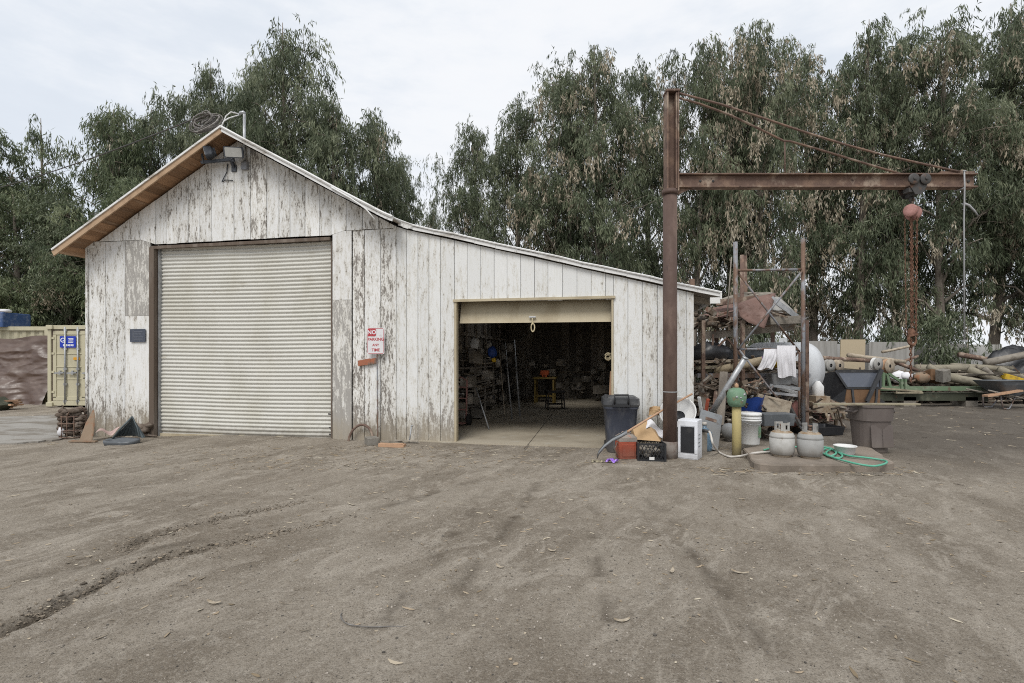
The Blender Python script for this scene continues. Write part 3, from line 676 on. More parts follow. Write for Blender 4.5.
# undergrowth mass under the trees
def undergrowth(name, seed, x0, x1, y0, y1, h, n, m, label):
    rng = np.random.default_rng(seed); st = []
    for _ in range(n):
        x = rng.uniform(x0, x1); y = rng.uniform(y0, y1); hh = h*rng.uniform(.35, 1.0)*(.6+.4*math.sin(x*1.3)**2)
        ct = rng.uniform(.1, .6)
        for _ in range(14):
            s = np.array([x, y, hh])+rng.normal(0, 1, 3)*np.array([.45,.45,.55]); s[2] = max(s[2], .5)
            st.append((s, np.append(rng.normal(0, .3, 2), 0), min(rng.uniform(.3, .9), s[2]-.05), int(rng.integers(9, 15)), ct))
    o = bpy.data.objects.new(name, leaves_mesh(name, st, m, rng)); col.objects.link(o)
    tag(o, label, 'undergrowth', kind='stuff')
undergrowth('undergrowth', 1, -24, -6, 22.5, 27, 4.6, 420, MT['leaf_olive'], 'dark leafy undergrowth massed below the trees at left')
undergrowth('undergrowth', 2, 2, 26, 29, 34, 2.9, 330, MT['leaf'], 'dark leafy undergrowth behind the block wall at right')
# ------------------------------------------------------------------ the barn with its lean-to: a local frame along its front
YAW = R(10.0)
UD = Vector((math.cos(YAW), -math.sin(YAW), 0)); VD = Vector((math.sin(YAW), math.cos(YAW), 0))
P0 = Vector(((400-CX)/F*9.67, 9.67, 0)); OV = P0.dot(VD)
def ray(px): return Vector(((px-CX)/F, 1, 0))
def hit(px, v=0.):
    r = ray(px); return r*((OV+v)/r.dot(VD))
O = hit(88); SHED = Matrix.Translation(O) @ Matrix.Rotation(-YAW, 4, 'Z')
def fac(px, py, v=0.):
    h = hit(px, v); return ((h-O).dot(UD), CH-(py-HY)/F*h.y)
def fu(px, v=0.): return fac(px, 400, v)[0]
def SL(u, v, z): return SHED @ Vector((u, v, z))
def vp(px, py, o=.45):       # a pixel on the front roof edge, moved back to the wall plane
    k = 1-o/10.6*1.0
    return fac(603.7+(px-603.7)*k, 355+(py-355)*k)
uE, zE = fac(75, 254.5); uA, zA = fac(238, 136.5); uK, zK = fac(399, 222.5); VL = -.07; uR_, zR = vp(721.5, 292.5, .07)
TH = .10
def lin(u, a, za, b, zb): return za+(zb-za)*(u-a)/(b-a)
def ztop(u):
    if u < uA: return lin(u, uE, zE, uA, zA)-TH
    if u < uK: return lin(u, uA, zA, uK, zK)-TH
    return lin(u, uK, zK, uR_, zR)-TH
uS1, zS1 = fac(89, 242.5); uS2, zS2 = fac(394, 228.5)
seam = lambda u: lin(u, uS1, zS1, uS2, zS2)
UL = 0.0; UW = fu(694); UP = fu(395)
uD0, uD1 = fu(157), fu(332); zD = fac(245, 245)[1]
zH0, zH1 = fac(152, 246)[1], fac(332, 236.5)[1]
def gbot(u):
    return lin(u, fu(152), zH0, uD1, zH1)+.025 if fu(151)-.05 < u < uD1+.05 else seam(u)+.004
uG0, uG1 = fu(454.5), fu(613.5); zG = fac(535, 300.5)[1]
DEPTH = 10.0
shed = thing('barn', 'old white barn with peeling boards and a lean-to garage at its right', 'barn', (0,0,0), sh=True)
def boards(mb, u0, u1, zb, zt, w, v=0., th=.024, peel=(.35,.65), gap=.010, jit=.22):
    u = u0
    while u < u1-.004:
        e = min(u+w*(1+U3(-jit, jit)), u1)
        if u1-e < w*.4: e = u1
        g = gap*U3(.6, 1.5); a, b = u+g/2, e-g/2; dv = v+U3(-.004, .004); q = []
        zo = U3(-.006, .006)
        cut = [a, b] if not (a < uA < b) else [a, uA, b]
        for k in range(len(cut)-1):
            l, r = cut[k], cut[k+1]
            vs = [(x, y, z) for y in (dv, dv+th) for x, z in ((l, zb(l)+zo), (r, zb(r)+zo), (r, zt(r)), (l, zt(l)))]
            mb.add(vs, [(0,1,2,3), (7,6,5,4), (0,4,5,1), (1,5,6,2), (2,6,7,3), (3,7,4,0)], tint=tt if k else (tt := rnd.random()), peel=pp if k else (pp := U3(*peel)))
        u = e
def back(mb, u0, u1, zb, zt, v=.040, th=.02):
    cs = [u0]+[c for c in (uA, uK) if u0 < c < u1]+[u1]
    for l, r in zip(cs, cs[1:]):
        vs = [(x, y, z) for y in (v, v+th) for x, z in ((l, zb(l)), (r, zb(r)), (r, zt(r)), (l, zt(l)))]
        mb.add(vs, [(0,1,2,3), (7,6,5,4), (0,4,5,1), (1,5,6,2), (2,6,7,3), (3,7,4,0)])
K = lambda z: (lambda u: z)
bot = K(-.30)
w = MB(); bk = MB()
boards(w, UL+.02, fu(125), bot, lambda u: seam(u)-.004, .42, peel=(.46,.58)); back(bk, UL+.02, fu(151), bot, seam)
part(shed, 'wall', w, MT['paint']); w = MB()
boards(w, fu(352.5), UP, bot, lambda u: seam(u)-.004, .30, peel=(.48,.66)); back(bk, fu(332.5), UP, bot, seam)
part(shed, 'wall', w, MT['paint'])
g = MB(); boards(g, UL-.01, UP+.02, gbot, lambda u: ztop(u)-.004, .30, v=-.022, peel=(.47,.60)); back(bk, UL, UP, seam, lambda u: ztop(u)-.01, v=.02)
part(shed, 'gable', g, MT['paint'])
lt = MB()
boards(lt, UP+.012, uG0, bot, lambda u: ztop(u)-.004, .205, peel=(.44,.58), jit=.1, gap=.007); back(bk, UP, uG0, bot, lambda u: ztop(u)-.01)
boards(lt, uG0, uG1, K(zG), lambda u: ztop(u)-.004, .245, peel=(.36,.52), jit=.06, gap=.007); back(bk, uG0, uG1, K(zG), lambda u: ztop(u)-.01)
boards(lt, uG1, UW, bot, lambda u: ztop(u)-.004, .235, peel=(.42,.57), jit=.08, gap=.007); back(bk, uG1, UW, bot, lambda u: ztop(u)-.01)
part(shed, 'lean_to_wall', lt, MT['paint_clean'], label='cleaner narrow white boards of the lean-to front')
part(shed, 'sheathing', bk, MT['dark'])
# corner strips, pilasters, jambs
cs = MB(); cs.box((UL-.012, .02, (seam(0)-.3)/2+.0), (.055, .09, seam(0)+.3-.004), peel=.6)
part(shed, 'corner_board', cs, MT['paint']); cs = MB()
cs.bar((UP+.002, -.012, -.3), (UP+.002, -.012, ztop(UP)-.01), .05, .03, peel=.55)
part(shed, 'corner_board', cs, MT['paint'])
def pil(pu0, pu1, pz, top, low_first):
    u0, u1 = fu(pu0), fu(pu1)
    zs = fac((pu0+pu1)/2, pz)[1]; zt_ = seam((u0+u1)/2)-.004
    a = MB(); a.box(((u0+u1)/2, -.004, (zs+zt_)/2), (u1-u0-.004, .03, zt_-zs-.004), tint=.4)
    b = MB(); b.box(((u0+u1)/2, -.004, (zs-.3)/2), (u1-u0-.004, .03, zs+.3-.004), tint=.6, peel=.47)
    return a, b
a, b = pil(126, 151, 316, 245, 0)
part(shed, 'door_pilaster', a, MT['plywood'], label='grey weathered upper panel left of the roll-up door'); part(shed, 'door_pilaster', b, MT['pilaster'], label='white lower panel left of the roll-up door')
a, b = pil(333, 352, 300, 234.5, 0)
part(shed, 'door_pilaster', a, MT['pilaster'], label='white upper panel right of the roll-up door'); part(shed, 'door_pilaster', b, MT['plywood'], label='grey weathered lower panel right of the roll-up door')
j = MB(); uj = (fu(151.3)+fu(156))/2; j.box((uj, -.005, (zD+.02-.3)/2), (fu(156)-fu(151.3), .10, zD+.3+.02))
j.box((uD1-.012, .05, (zD-.3)/2), (.03, .09, zD+.3))
h0, h1 = fac(153, 248.5), fac(331, 239.5)
j.bar((h0[0], -.015, h0[1]+.01), (h1[0], -.015, h1[1]+.01), .07, .06)
part(shed, 'door_jamb', j, MT['jamb'])
# roll-up door
sh_ = MB(); prof = []; pitch = .0775; zz = -.06; nS = int((zD+.10)/pitch)+1
for k in range(nS):
    for t, y in ((.0, .024), (.16, .015), (.30, .002), (.48, -.004), (.64, -.002), (.78, .009), (.90, .022)):
        prof.append((zz+(k+t)*pitch, .085+y))
nu = 33
us = np.linspace(uD0+.012, uD1-.006, nu)
vs = []; fs = []
for i, u in enumerate(us):
    for z, y in prof:
        dent = .008*math.sin(u*2.1+z*1.3)+.006*math.sin(u*5+z*4)+.022*math.exp(-((u-uD0-.9)/.16)**2-((z-.75)/.3)**2)+.018*math.exp(-((u-uD0-2.3)/.2)**2-((z-1.5)/.2)**2)
        vs.append((u, y+dent, min(z, zD+.03)+.012*math.sin(u*1.1+.4)))
npf = len(prof)
for i in range(nu-1):
    for k in range(npf-1):
        q = i*npf+k; fs.append((q, q+npf, q+npf+1, q+1))
sh_.add(vs, fs, smooth=True)
rd = part(shed, 'roll_up_door', sh_, MT['shutter'], label='ivory corrugated roll-up door, closed')
bb = MB(); bb.bar((uD0+.02, .075, -.035), (uD1-.02, .075, -.035), .05, .07); part(rd, 'bottom_bar', bb, MT['garage_beige'])
gr = MB(); gr.box((uD0+.004, .07, (zD-.1)/2), (.028, .07, zD+.3)); part(rd, 'guide_rail', gr, MT['galv'])
for zz_ in (.07, .20, .46):
    nt_ = MB(); nt_.box((uD1-.05, .074, zz_), (.10+.04*(zz_ > .3), .012, .022), (0, R(8), 0)); part(rd, 'torn_slat_end', nt_, MT['dark_steel'])
gr = MB(); gr.box((uD1-.004, .115, (zD-.1)/2), (.024, .05, zD+.3)); part(rd, 'guide_rail', gr, MT['galv'])
# lean-to opening trim and garage door
tr = MB()
tr.bar((uG0-.02, -.018, zG+.02), (uG1+.03, -.018, zG+.02+.012), .05, .045)
tr.box((uG0+.022, .045, (zG-.3)/2), (.04, .13, zG+.3)); tr.box((uG1-.018, .045, (zG-.3)/2), (.035, .13, zG+.3))
part(shed, 'door_trim', tr, MT['garage_beige'])
zg2 = fac(535, 322.5, .12)[1]
gd = MB(); gd.add([(u, v, z) for u in (uG0+.06, uG1-.04) for v, z in ((.13, zg2), (.155, zg2), (.30, zG+.05), (.275, zG+.05))], [(0,1,2,3), (7,6,5,4), (0,4,5,1), (1,5,6,2), (2,6,7,3), (3,7,4,0)])
gd.box(((uG0+uG1)/2, 1.35, zG+.10), (uG1-uG0-.1, 2.1, .035))
gdo = part(shed, 'garage_door', gd, MT['garage_beige'], label='beige garage door pushed up under the lean-to header')
gdh = MB(); uh, zh = fac(532.5, 318, .12); gdh.rloft([(-.02,.12,.02,.008),(.02,.12,.02,.008)], (uh, .115, zh+.015), (R(80),0,0)); part(gdo, 'handle', gdh, MT['galv'])
rp = MB(); rz = zh-.02
rp.tube([(uh, .11, rz+.02), (uh-.004, .105, rz-.05), (uh+.01, .10, rz-.085)], .011, 6)
rp.tube([(uh+.01+.032*math.cos(t), .10+.008*math.sin(t*2), rz-.155+.072*math.sin(t)) for t in np.linspace(0, 6.28, 17)[:-1]], .012, 6, closed=True)
rp.tube([(uh+.025, .097, rz-.05), (uh-.02, .10, rz-.10)], .011, 6)
part(gdo, 'pull_rope', rp, MT['rope'])
# roof
def slab(mb, pts, v0, v1, th, off):
    for (a, za), (b, zb) in zip(pts, pts[1:]):
        vs = [(x, y, z) for y in (v0, v1) for x, z in ((a, za-off-th), (b, zb-off-th), (b, zb-off), (a, za-off))]
        mb.add(vs, [(0,1,2,3), (7,6,5,4), (0,4,5,1), (1,5,6,2), (2,6,7,3), (3,7,4,0)])
V0 = -.45; V1 = DEPTH+.4
# the lean-to sags a little, and the barn slope runs out into it with a gentle curve
def rt(u):
    if u <= uA: return lin(u, uE, zE, uA, zA)
    z1 = lin(u, uA, zA, uK, zK) if u < uK else lin(u, uK, zK, uR_, zR)
    d = abs(u-uK); return z1+(.018*(1-d/.25)**2 if d < .25 else 0)+.006*math.sin(u*4.1)
ru = [uA]+list(np.linspace(uA+.5, uK-.4, 5))+list(np.linspace(uK-.24, uK+.06, 5)); rl = list(np.linspace(uK+.02, uK+.3, 4))+list(np.linspace(uK+.7, uR_, 14))
rpts = [(u, rt(u)) for u in ru]; lpts = [(u, rt(u)-.004) for u in rl]
rf = MB(); slab(rf, [(uE, zE), (uA, zA)], V0, V1, .02, -.002); slab(rf, rpts, V0+.01, V1, .02, -.002)
for a_, b_ in ((VL+.01, 4.6), (6.2, V1)): slab(rf, lpts, a_, b_, .02, -.002)
slab(rf, lpts[:8], 4.6, 6.2, .02, -.002); slab(rf, lpts[10:], 4.6, 6.2, .02, -.002)  # open gap left here, out of view, added to light the garage inside
roof = part(shed, 'roof', rf, MT['roof_metal'])
dk = MB(); L = math.hypot(uA-uE, zA-zE); n = 15
for k in range(n):
    for y0, y1 in ((V0+.03, 2.4), (2.41, 6.), (6.01, V1-.03)):
        a = k/n+.0012; b = (k+1)/n-.0012; s0 = lambda t: (uE+(uA-uE)*t, zE+(zA-zE)*t)
        (ua, za), (ub, zb) = s0(a), s0(b); o1 = .020+U3(0, .004)
        vs = [(x, y, z) for y in (y0+U3(0,.01), y1) for x, z in ((ua, za-o1-.024), (ub, zb-o1-.024), (ub, zb-.0195), (ua, za-.0195))]
        dk.add(vs, [(0,1,2,3), (7,6,5,4), (0,4,5,1), (1,5,6,2), (2,6,7,3), (3,7,4,0)], tint=rnd.random())
part(roof, 'soffit', dk, MT['brown_wood'], label='bare brown boards under the left roof overhang')
d2 = MB(); slab(d2, rpts, V0+.04, V1-.04, .025, .0195)
for a_, b_ in ((VL+.04, 4.6), (6.2, V1-.04)): slab(d2, lpts, a_, b_, .025, .0195)
slab(d2, lpts[:8], 4.6, 6.2, .025, .0195); slab(d2, lpts[10:], 4.6, 6.2, .025, .0195); part(roof, 'soffit', d2, MT['wood_in'])  # same added gap through the decking, letting light into the garage
# purlin ends / rafters under the overhang
rfb = MB()
for y in np.arange(.6, DEPTH, 1.2):
    rfb.bar((uE+.12, y, rt(uE+.12)-.045-.06), (uA, y, zA-.045-.06), .045, .11); rfb.bar((uA+.01, y, zA-.05-.06), (uK, y, zK-.05-.06), .045, .11)
    rfb.bar((uK+.02, y, zK-.05-.05), (uR_-.05, y, zR-.05-.05), .045, .10)
part(roof, 'rafter', rfb, MT['wood_in'])
fa = MB(); fa.bar((uE, V0+.012, zE-.066), (uA-.02, V0+.012, zA-.066+.0), .028, .105)
part(roof, 'fascia', fa, MT['fascia'], label='tan fascia board along the left roof slope')
ed = MB(); ed.bar((uE-.01, V0-.006, zE+.012), (uA, V0-.006, zA+.012), .035, .036)
ed.tube([(u, V0-.012, rt(u)-.005) for u in ru], .026, 6, smooth=False)
for (a, za), (b, zb) in zip(rpts, rpts[1:]):
    ed.bar((a-.004, V0+.01, za-.05), (b+.004, V0+.01, zb-.05), .024, .075, peel=.6)
ed.tube([(u, VL-.012-(.30*max(0, 1-(u-uK)/.3) if u < uK+.3 else 0), rt(u)-.004+.005*math.sin(u*9)) for u in rl], .017, 6, smooth=False)
for (a, za), (b, zb) in zip(lpts, lpts[1:]):
    ed.bar((a-.004, VL+.012, za-.05+U3(-.004,.004)), (b+.004, VL+.012, zb-.05+U3(-.004,.004)), .024, .055+U3(-.008,.008), peel=.6)
ed.bar((uR_-.012, VL-.02, zR-.05), (uR_-.012, V1, zR-.05), .025, .12)
ed.box((uR_-.10, VL+.02, zR-.13), (.16, .03, .10))
part(roof, 'roof_edge', ed, MT['edge_white'])
# the loose end of flashing at the kink
fl = MB(); fl.tube([(uK-1.1, V0-.03, rt(uK-1.1)-.03), (uK-.7, V0-.04, rt(uK-.7)-.05), (uK-.42, V0-.05, rt(uK-.42)-.10), (uK-.25, V0-.06, rt(uK-.25)-.20)], .014, 5); part(roof, 'loose_flashing', fl, MT['edge_white'])
# rest of the shell: side and back walls, party wall, interior
sw = MB()
def vwall(u, y0, y1, zt_, sgn):
    y = y0
    while y < y1-.01:
        e = min(y+.26*U3(.85, 1.15), y1); sw.box((u, (y+e)/2, (zt_-.3)/2), (.03, e-y-.008, zt_+.3), tint=rnd.random(), peel=U3(.45,.6)); y = e
sw.box((-.0, DEPTH/2, (rt(0)-.5)/2), (.012, DEPTH-.2, rt(0)+.1)); vwall(-.02, .08, DEPTH, rt(0)-.12, -1); part(shed, 'wall', sw, MT['paint']); sw = MB(); sw.box((UW-.045, DEPTH/2, (ztop(UW)-.35)/2), (.012, DEPTH-.2, ztop(UW)+.3)); vwall(UW-.02, .08, DEPTH, ztop(UW)-.02, 1)
part(shed, 'wall', sw, MT['paint'])
bw = MB(); boards(bw, 0, UW, bot, lambda u: ztop(u)-.03, .26, v=DEPTH); back(bw, 0, UW, bot, lambda u: ztop(u)-.02, v=DEPTH+.05); part(shed, 'wall', bw, MT['wood_in'], label='dark back wall inside the lean-to')
UI = fu(412)+.0
pw = MB()
y = .10
while y < DEPTH-.02:
    e = min(y+.30, DEPTH-.01); pw.box((UI-.10, (y+e)/2, 1.5), (.03, e-y-.006, 3.3), tint=rnd.random()); y = e
for z in (.35, .8, 1.25, 1.7, 2.15): pw.box((UI-.055, DEPTH/2, z), (.05, DEPTH-.3, .09), tint=rnd.random())
for y in np.arange(.7, DEPTH, 1.1): pw.box((UI-.02, y, 1.3), (.05, .10, 2.7), tint=rnd.random())
part(shed, 'partition', pw, MT['wood_in'])
flr = MB()
nfl = 22
flr.box(((UI+UW)/2-.05, DEPTH/2-.02, -.10), (UW-UI+.2, DEPTH+.10, .25)); flo = part(None, 'garage_floor', flr, MT['concrete'], fr='s', kind='structure')
cr = MB(); c0 = fac(527, 446)[0]
def fl_pt(px, py): p = gp(px, py, .03); return p
cpts = [fl_pt(524, 449), fl_pt(530, 442), fl_pt(541, 428), fl_pt(552, 414), fl_pt(558, 406)]
cr.loft([[Vector((p.x-.006, p.y, .0275)), Vector((p.x+.006, p.y, .0275))] for p in cpts], False, False, closed=False)
part(None, 'floor_joint', cr, MT['dark'], fr='w', kind='structure')

# ------------------------------------------------------------------ fixed to the barn
# twin flood lamps
uF, zF = fac(221, 159, -.05)
fl_ = thing('flood_lamps', 'twin black flood lamps on a steel arm under the barn gable peak', 'flood lamp', (uF, -.03, zF), sh=True)
b = MB(); u1, z1 = fac(233, 163, -.08); u0, z0 = fac(214, 163, -.2)
b.bar((fac(211,164)[0], -.26, fac(211,163,-.2)[1]), (u1, -.12, fac(231,160,-.1)[1]), .05, .05); b.bar((u1-.01, -.13, z1+.06), (u1-.01, -.03, z1-.08), .05, .05)
b.box((u1-.01, -.035, z1-.09), (.10, .03, .13))
b.bar((fac(213,163)[0]+.01, -.26, fac(213,163,-.2)[1]), (fac(213,155)[0]+.01, -.30, fac(213,155,-.2)[1]), .03, .03)
b.bar((fac(239,162)[0], -.14, fac(239,162,-.1)[1]), (fac(239,154)[0], -.2, fac(239,154,-.1)[1]), .03, .03); b.bar((u1, -.12, fac(233,162)[1]), (fac(239,162)[0], -.14, fac(239,162,-.1)[1]), .03, .03)
part(fl_, 'arm', b, MT['lamp_black'], fr='s')
def lamp_head(px, py, rz, rx, w_, h_):
    u, z = fac(px, py, -.3); m = Matrix.Translation((u, -.30, z)) @ Matrix.Rotation(R(rz), 4, 'Z') @ Matrix.Rotation(R(rx), 4, 'X')
    hb = MB(); hb.rloft([(-.10, w_*.62, h_*.6, .03), (-.06, w_*.86, h_*.9, .03), (.04, w_, h_, .02), (.06, w_, h_, .02)], n=3)
    for k in (-1, 0, 1): hb.box((k*w_*.25, 0, -.10), (.012, h_*.55, .05))
    hb.v = [m @ Matrix.Rotation(R(90), 4, 'X') @ Vector(v) for v in hb.v]
    o = part(fl_, 'lamp_head', hb, MT['lamp_black'], fr='s')
    gg = MB(); gg.rloft([(.0605, w_*.86, h_*.84, .02), (.065, w_*.86, h_*.84, .02)], n=3); gg.v = [m @ Matrix.Rotation(R(90), 4, 'X') @ Vector(v) for v in gg.v]
    part(o, 'glass', gg, MT['lamp_glass'], fr='s')
lamp_head(208.5, 152.5, -58, 14, .27, .20); lamp_head(234.5, 152.5, 18, 18, .35, .20)
wv = MB(); P = lambda px, py: (fac(px, py, -.04)[0], -.045, fac(px, py, -.04)[1])
wv.tube([P(228,164), P(227,172), P(223,180), P(222,182), P(226,180), P(233,180.5)], .009, 6); part(fl_, 'wire', wv, MT['lamp_black'], fr='s')
# conduit mast
um, zm = fac(244.5, 160, -.05)
ms_ = thing('conduit_mast', 'grey electrical conduit rising through the roof right of the gable peak', 'conduit', (um, -.05, zm), sh=True)
q = MB(); zt2 = fac(244.5, 114, -.05)[1]
q.tube([(um, -.055, zm-.12), (um, -.055, zt2)], .027, 10); q.tube([(um+.01, -.055, zt2-.0), (um-.02, -.06, zt2+.03), (um-.07, -.07, zt2+.02), (um-.10, -.07, zt2-.01)], [.03,.034,.03,.02], 8)
part(ms_, 'pipe', q, MT['galv'], fr='s')
q = MB(); q.box((um+.02, -.06, zm-.12), (.12, .08, .15)); part(ms_, 'junction_box', q, MT['galv_rust'], fr='s')
q = MB()
P2 = lambda px, py, v: (fac(px, py, v)[0], v, fac(px, py, v)[1])
q.tube([P2(239,114,-.1), P2(231,112,-.2), P2(226,116,-.25), P2(222,126,-.3)], .012, 6); q.tube([P2(239,115,-.1), P2(229,118,-.3), P2(224,121,-.35), P2(221,127,-.4)], .012, 6)
part(ms_, 'wire', q, MT['edge_white'], fr='s')
# cable coil on the ridge
uc, zc = fac(206, 125, -.3)
q = MB()
for k in range(13):
    r0 = U3(.17, .30); t0 = U3(0, 6.3); ex = U3(.6, 1.0); dx, dz = U3(-.06,.06), U3(-.05,.05); tl = U3(.3,.75)
    q.tube([(uc+dx+r0*math.cos(t)*.95, -.30+U3(-.01,.01)+.10*math.sin(t+t0), zc+.05+dz+r0*ex*math.sin(t)*.8+.30*r0*math.cos(t)) for t in np.linspace(0, 6.283, 22)[:-1]], U3(.010,.016), 5, closed=True, tint=rnd.random())
q.tube([P2(200,121,-.3), P2(193,119.5,-.3), P2(188,121,-.3)], .014, 5); q.tube([P2(202,112,-.3), P2(208,114,-.28), P2(214,117,-.3)], .011, 5)
single('cable_coil', q, MT['dull_wire'], 'tangled coil of grey cable lying on the roof edge by the gable peak', 'cable coil', SL(uc, -.3, zc-.2), (0,0,-YAW), fr='s')
q = MB(); a = SL(*P2(189,121,-.3)); b_ = at(-140, 206, 24)
q.tube([a+(b_-a)*t+Vector((0,0,-1.1*4*t*(1-t)*.5)) for t in np.linspace(0, 1, 24)], .013, 5)
single('overhead_wire', q, MT['dark_steel'], 'thin overhead wire running from the cable coil off to the left', 'wire', a, fr='w')
# no parking sign on its thin post
us_, zs_ = fac(376, 341, -.09)
sg = thing('no_parking_sign', 'white and red NO PARKING ANY TIME sign on a thin post before the barn', 'sign', (us_, -.09, gz(*SL(us_,0,0).xy)), sh=True)
wS, hS = fu(384.3)-fu(367.3), fac(376,328,-.09)[1]-fac(376,354.3,-.09)[1]
MS = Matrix.Translation((us_, -.10, zs_)) @ Matrix.Rotation(R(90), 4, 'X')
q = MB(); q.rloft([(-.003, wS, hS, .03), (.003, wS, hS, .03)]); q.v = [MS @ Vector(v) for v in q.v]; pl = part(sg, 'plate', q, MT['sign_white'], fr='s')
q = MB()
q.text('PARKING', hS*.155, MS @ Matrix.Translation((0, hS*.06, .0045))); q.text('ANY', hS*.13, MS @ Matrix.Translation((.0, -hS*.155, .0045))); q.text('TIME', hS*.155, MS @ Matrix.Translation((.0, -hS*.345, .0045)))
bw_ = .008
for x0, y0, w_, h_ in ((0, hS/2-.012, wS-.05, bw_), (0, -hS/2+.012, wS-.05, bw_), (-wS/2+.012, 0, bw_, hS-.06), (wS/2-.012, 0, bw_, hS-.06)):
    q.box(MS @ Vector((x0, y0, .004)), (w_, .002, h_))
q.prism([MS @ Vector((-wS*.45, hS*.47, .0045)), MS @ Vector((-wS*.02, hS*.47, .0045)), MS @ Vector((wS*.03, hS*.40, .0045)), MS @ Vector((wS*.03, hS*.25, .0045)), MS @ Vector((-wS*.02, hS*.18, .0045)), MS @ Vector((-wS*.45, hS*.18, .0045))], (0, -.002, 0))
part(pl, 'lettering', q, MT['sign_red'], fr='s')
q = MB(); q.text('NO', hS*.22, MS @ Matrix.Translation((-wS*.22, hS*.325, .0085))); part(pl, 'lettering', q, MT['white_ink'], fr='s')
q = MB(); q.bar((us_+.03, -.078, -.25), (us_+.02, -.084, zs_+hS*.5), .022, .016); part(sg, 'post', q, MT['galv_rust'], fr='s')
# rusty plate nailed below the sign
c = fac(367, 362, -.05); q = MB(); q.box((c[0], -.04, c[1]), (.37, .03, .105), (0, R(-8), 0)); q.box((c[0]+.02, -.058, c[1]+.004), (.10, .008, .115), (0, R(-8), 0))
single('rusty_plate', q, MT['brick_red'], 'crooked rusty orange board nailed to the barn just below the parking sign', 'board', SL(c[0], -.04, c[1]), (0,0,-YAW), fr='s', bevel=.004)
# slate plate on the left pilaster
c = fac(137.5, 335.5, -.05); MS = Matrix.Translation((c[0], -.045, c[1])) @ Matrix.Rotation(R(90), 4, 'X')
q = thing('slate_plate', 'small dark slate coloured plate on the white pilaster left of the roll-up door', 'sign', (c[0], -.045, c[1]), sh=True)
p = MB(); p.rloft([(-.006, .36, .265, .012), (.006, .36, .265, .012)]); p.v = [MS @ Vector(v) for v in p.v]; pl = part(q, 'plate', p, MT['sign_dark'], fr='s')
p = MB()
for y, w_ in ((.075, .22), (.03, .16), (-.03, .27), (-.075, .20)): p.box(MS @ Vector((.01, y, .0075)), (w_, .002, .018))
p.box(MS @ Vector((-.10, .03, .0075)), (.02, .002, .15)); part(pl, 'worn_mark', p, MT['sign_faint'], fr='s')

# ------------------------------------------------------------------ inside the lean-to
def gin(px, py, z=.025): return gp(px, py, z)
p = gin(472, 418)
sf = thing('lumber_shelf', 'wall shelf of stacked boards inside the garage along the left wall', 'shelf', (p.x, p.y, .025), (0,0,-YAW))
q = MB()
for k in range(7):
    z = .30+.19*k; q.box((-.10, 1.5+U3(-.2,.2), z), (.34, 3.0, .035), tint=.5)
for y in (.1, 1.2, 2.3): q.box((.06, y, .8), (.05, .05, 1.6)); q.box((-.26, y, .8), (.05, .05, 1.6))
part(sf, 'frame', q, MT['wood_in'])
q = MB()
for k in range(7):
    for b in range(5): q.box((U3(-.16, .0), 1.4+U3(-.4,.4), .335+.19*k+.03*(b % 3)), (U3(.06,.16), U3(1.8,2.8), .024), tint=rnd.random())
part(sf, 'board', q, MT['lumber'])
def pole(px0, py0, px1, py1, Y0, r, m, label, nm='metal_pole', cat='pole'):
    a = at(px0, py0, Y0); b = at(px1, py1, Y0-.4); b.z = .03
    q = MB(); q.tube([b, a], r, 6); single(nm, q, MT[m], label, cat, b, fr='w')
pole(505, 342, 512, 398, 13.2, .022, 'galv', 'tall silver pole leaning on the garage wall, left of the pair')
pole(514, 340, 520, 378, 13.8, .03, 'galv', 'thick silver pole leaning on the garage wall, right of the pair')
pole(476, 388, 489, 417, 11.4, .018, 'galv', 'short silver bar leaning from the lumber shelf to the floor')
pole(499, 345, 505, 396, 13.4, .012, 'lumber', 'thin dark stick beside the leaning silver poles')
p = gin(460, 425); q = thing('hand_truck', 'red hand truck standing inside the left jamb of the garage door', 'hand truck', (p.x, p.y, .025), (0,0,R(-20)))
t = MB(); t.tube([(-.15,0,.1), (-.15,.05,1.0), (0,.06,1.08), (.15,.05,1.0), (.15,0,.1)], .02, 6); [t.bar((-.15,.02,z), (.15,.02,z), .03, .03) for z in (.35,.6,.85)]; part(q, 'frame', t, MT['rust_red'])
t = MB(); t.box((0, -.12, .06), (.36, .24, .015)); part(q, 'toe_plate', t, MT['rust_red'])
for s in (-1, 1):
    t = MB(); t.lathe([(.05,-.03), (.12,-.03), (.125,0), (.12,.03), (.05,.03)], (s*.2, .05, .125), 16, (0, R(90), 0)); part(q, 'wheel', t, MT['rubber'])
# vise bench
p = gin(545, 403); q = thing('vise_stand', 'yellow steel stand carrying an orange bench vise deep in the garage', 'vise stand', (p.x, p.y, .025), (0,0,R(-12)))
t = MB(); [t.box((sx*.3, sy*.2, .4), (.05, .05, .8)) for sx in (-1,1) for sy in (-1,1)]; t.box((0,-.2,.25), (.6,.04,.05)); part(q, 'frame', t, MT['old_yellow'])
t = MB(); t.box((0,0,.825), (.75,.5,.05)); part(q, 'top', t, MT['old_yellow'])
t = MB(); t.box((0,0,.90), (.16,.3,.10)); t.box((.0,-.1,1.0), (.26,.09,.13)); t.box((.0,.08,1.0), (.26,.09,.13)); t.tube([(0,-.3,.95),(0,.2,.95)], .03, 8); t.tube([(-.13,-.3,.95),(.13,-.3,.95)], .012, 6); part(q, 'vise', t, MT['orange_red'], bevel=.01)
p = gin(551, 406); q = thing('work_stool', 'dark low work stool standing in front of the vise stand', 'stool', (p.x+.05, p.y-.9, .025), (0,0,R(8)))
t = MB(); t.rloft([(.48,.55,.36,.04), (.53,.56,.37,.04)]); part(q, 'seat', t, MT['dark_steel'])
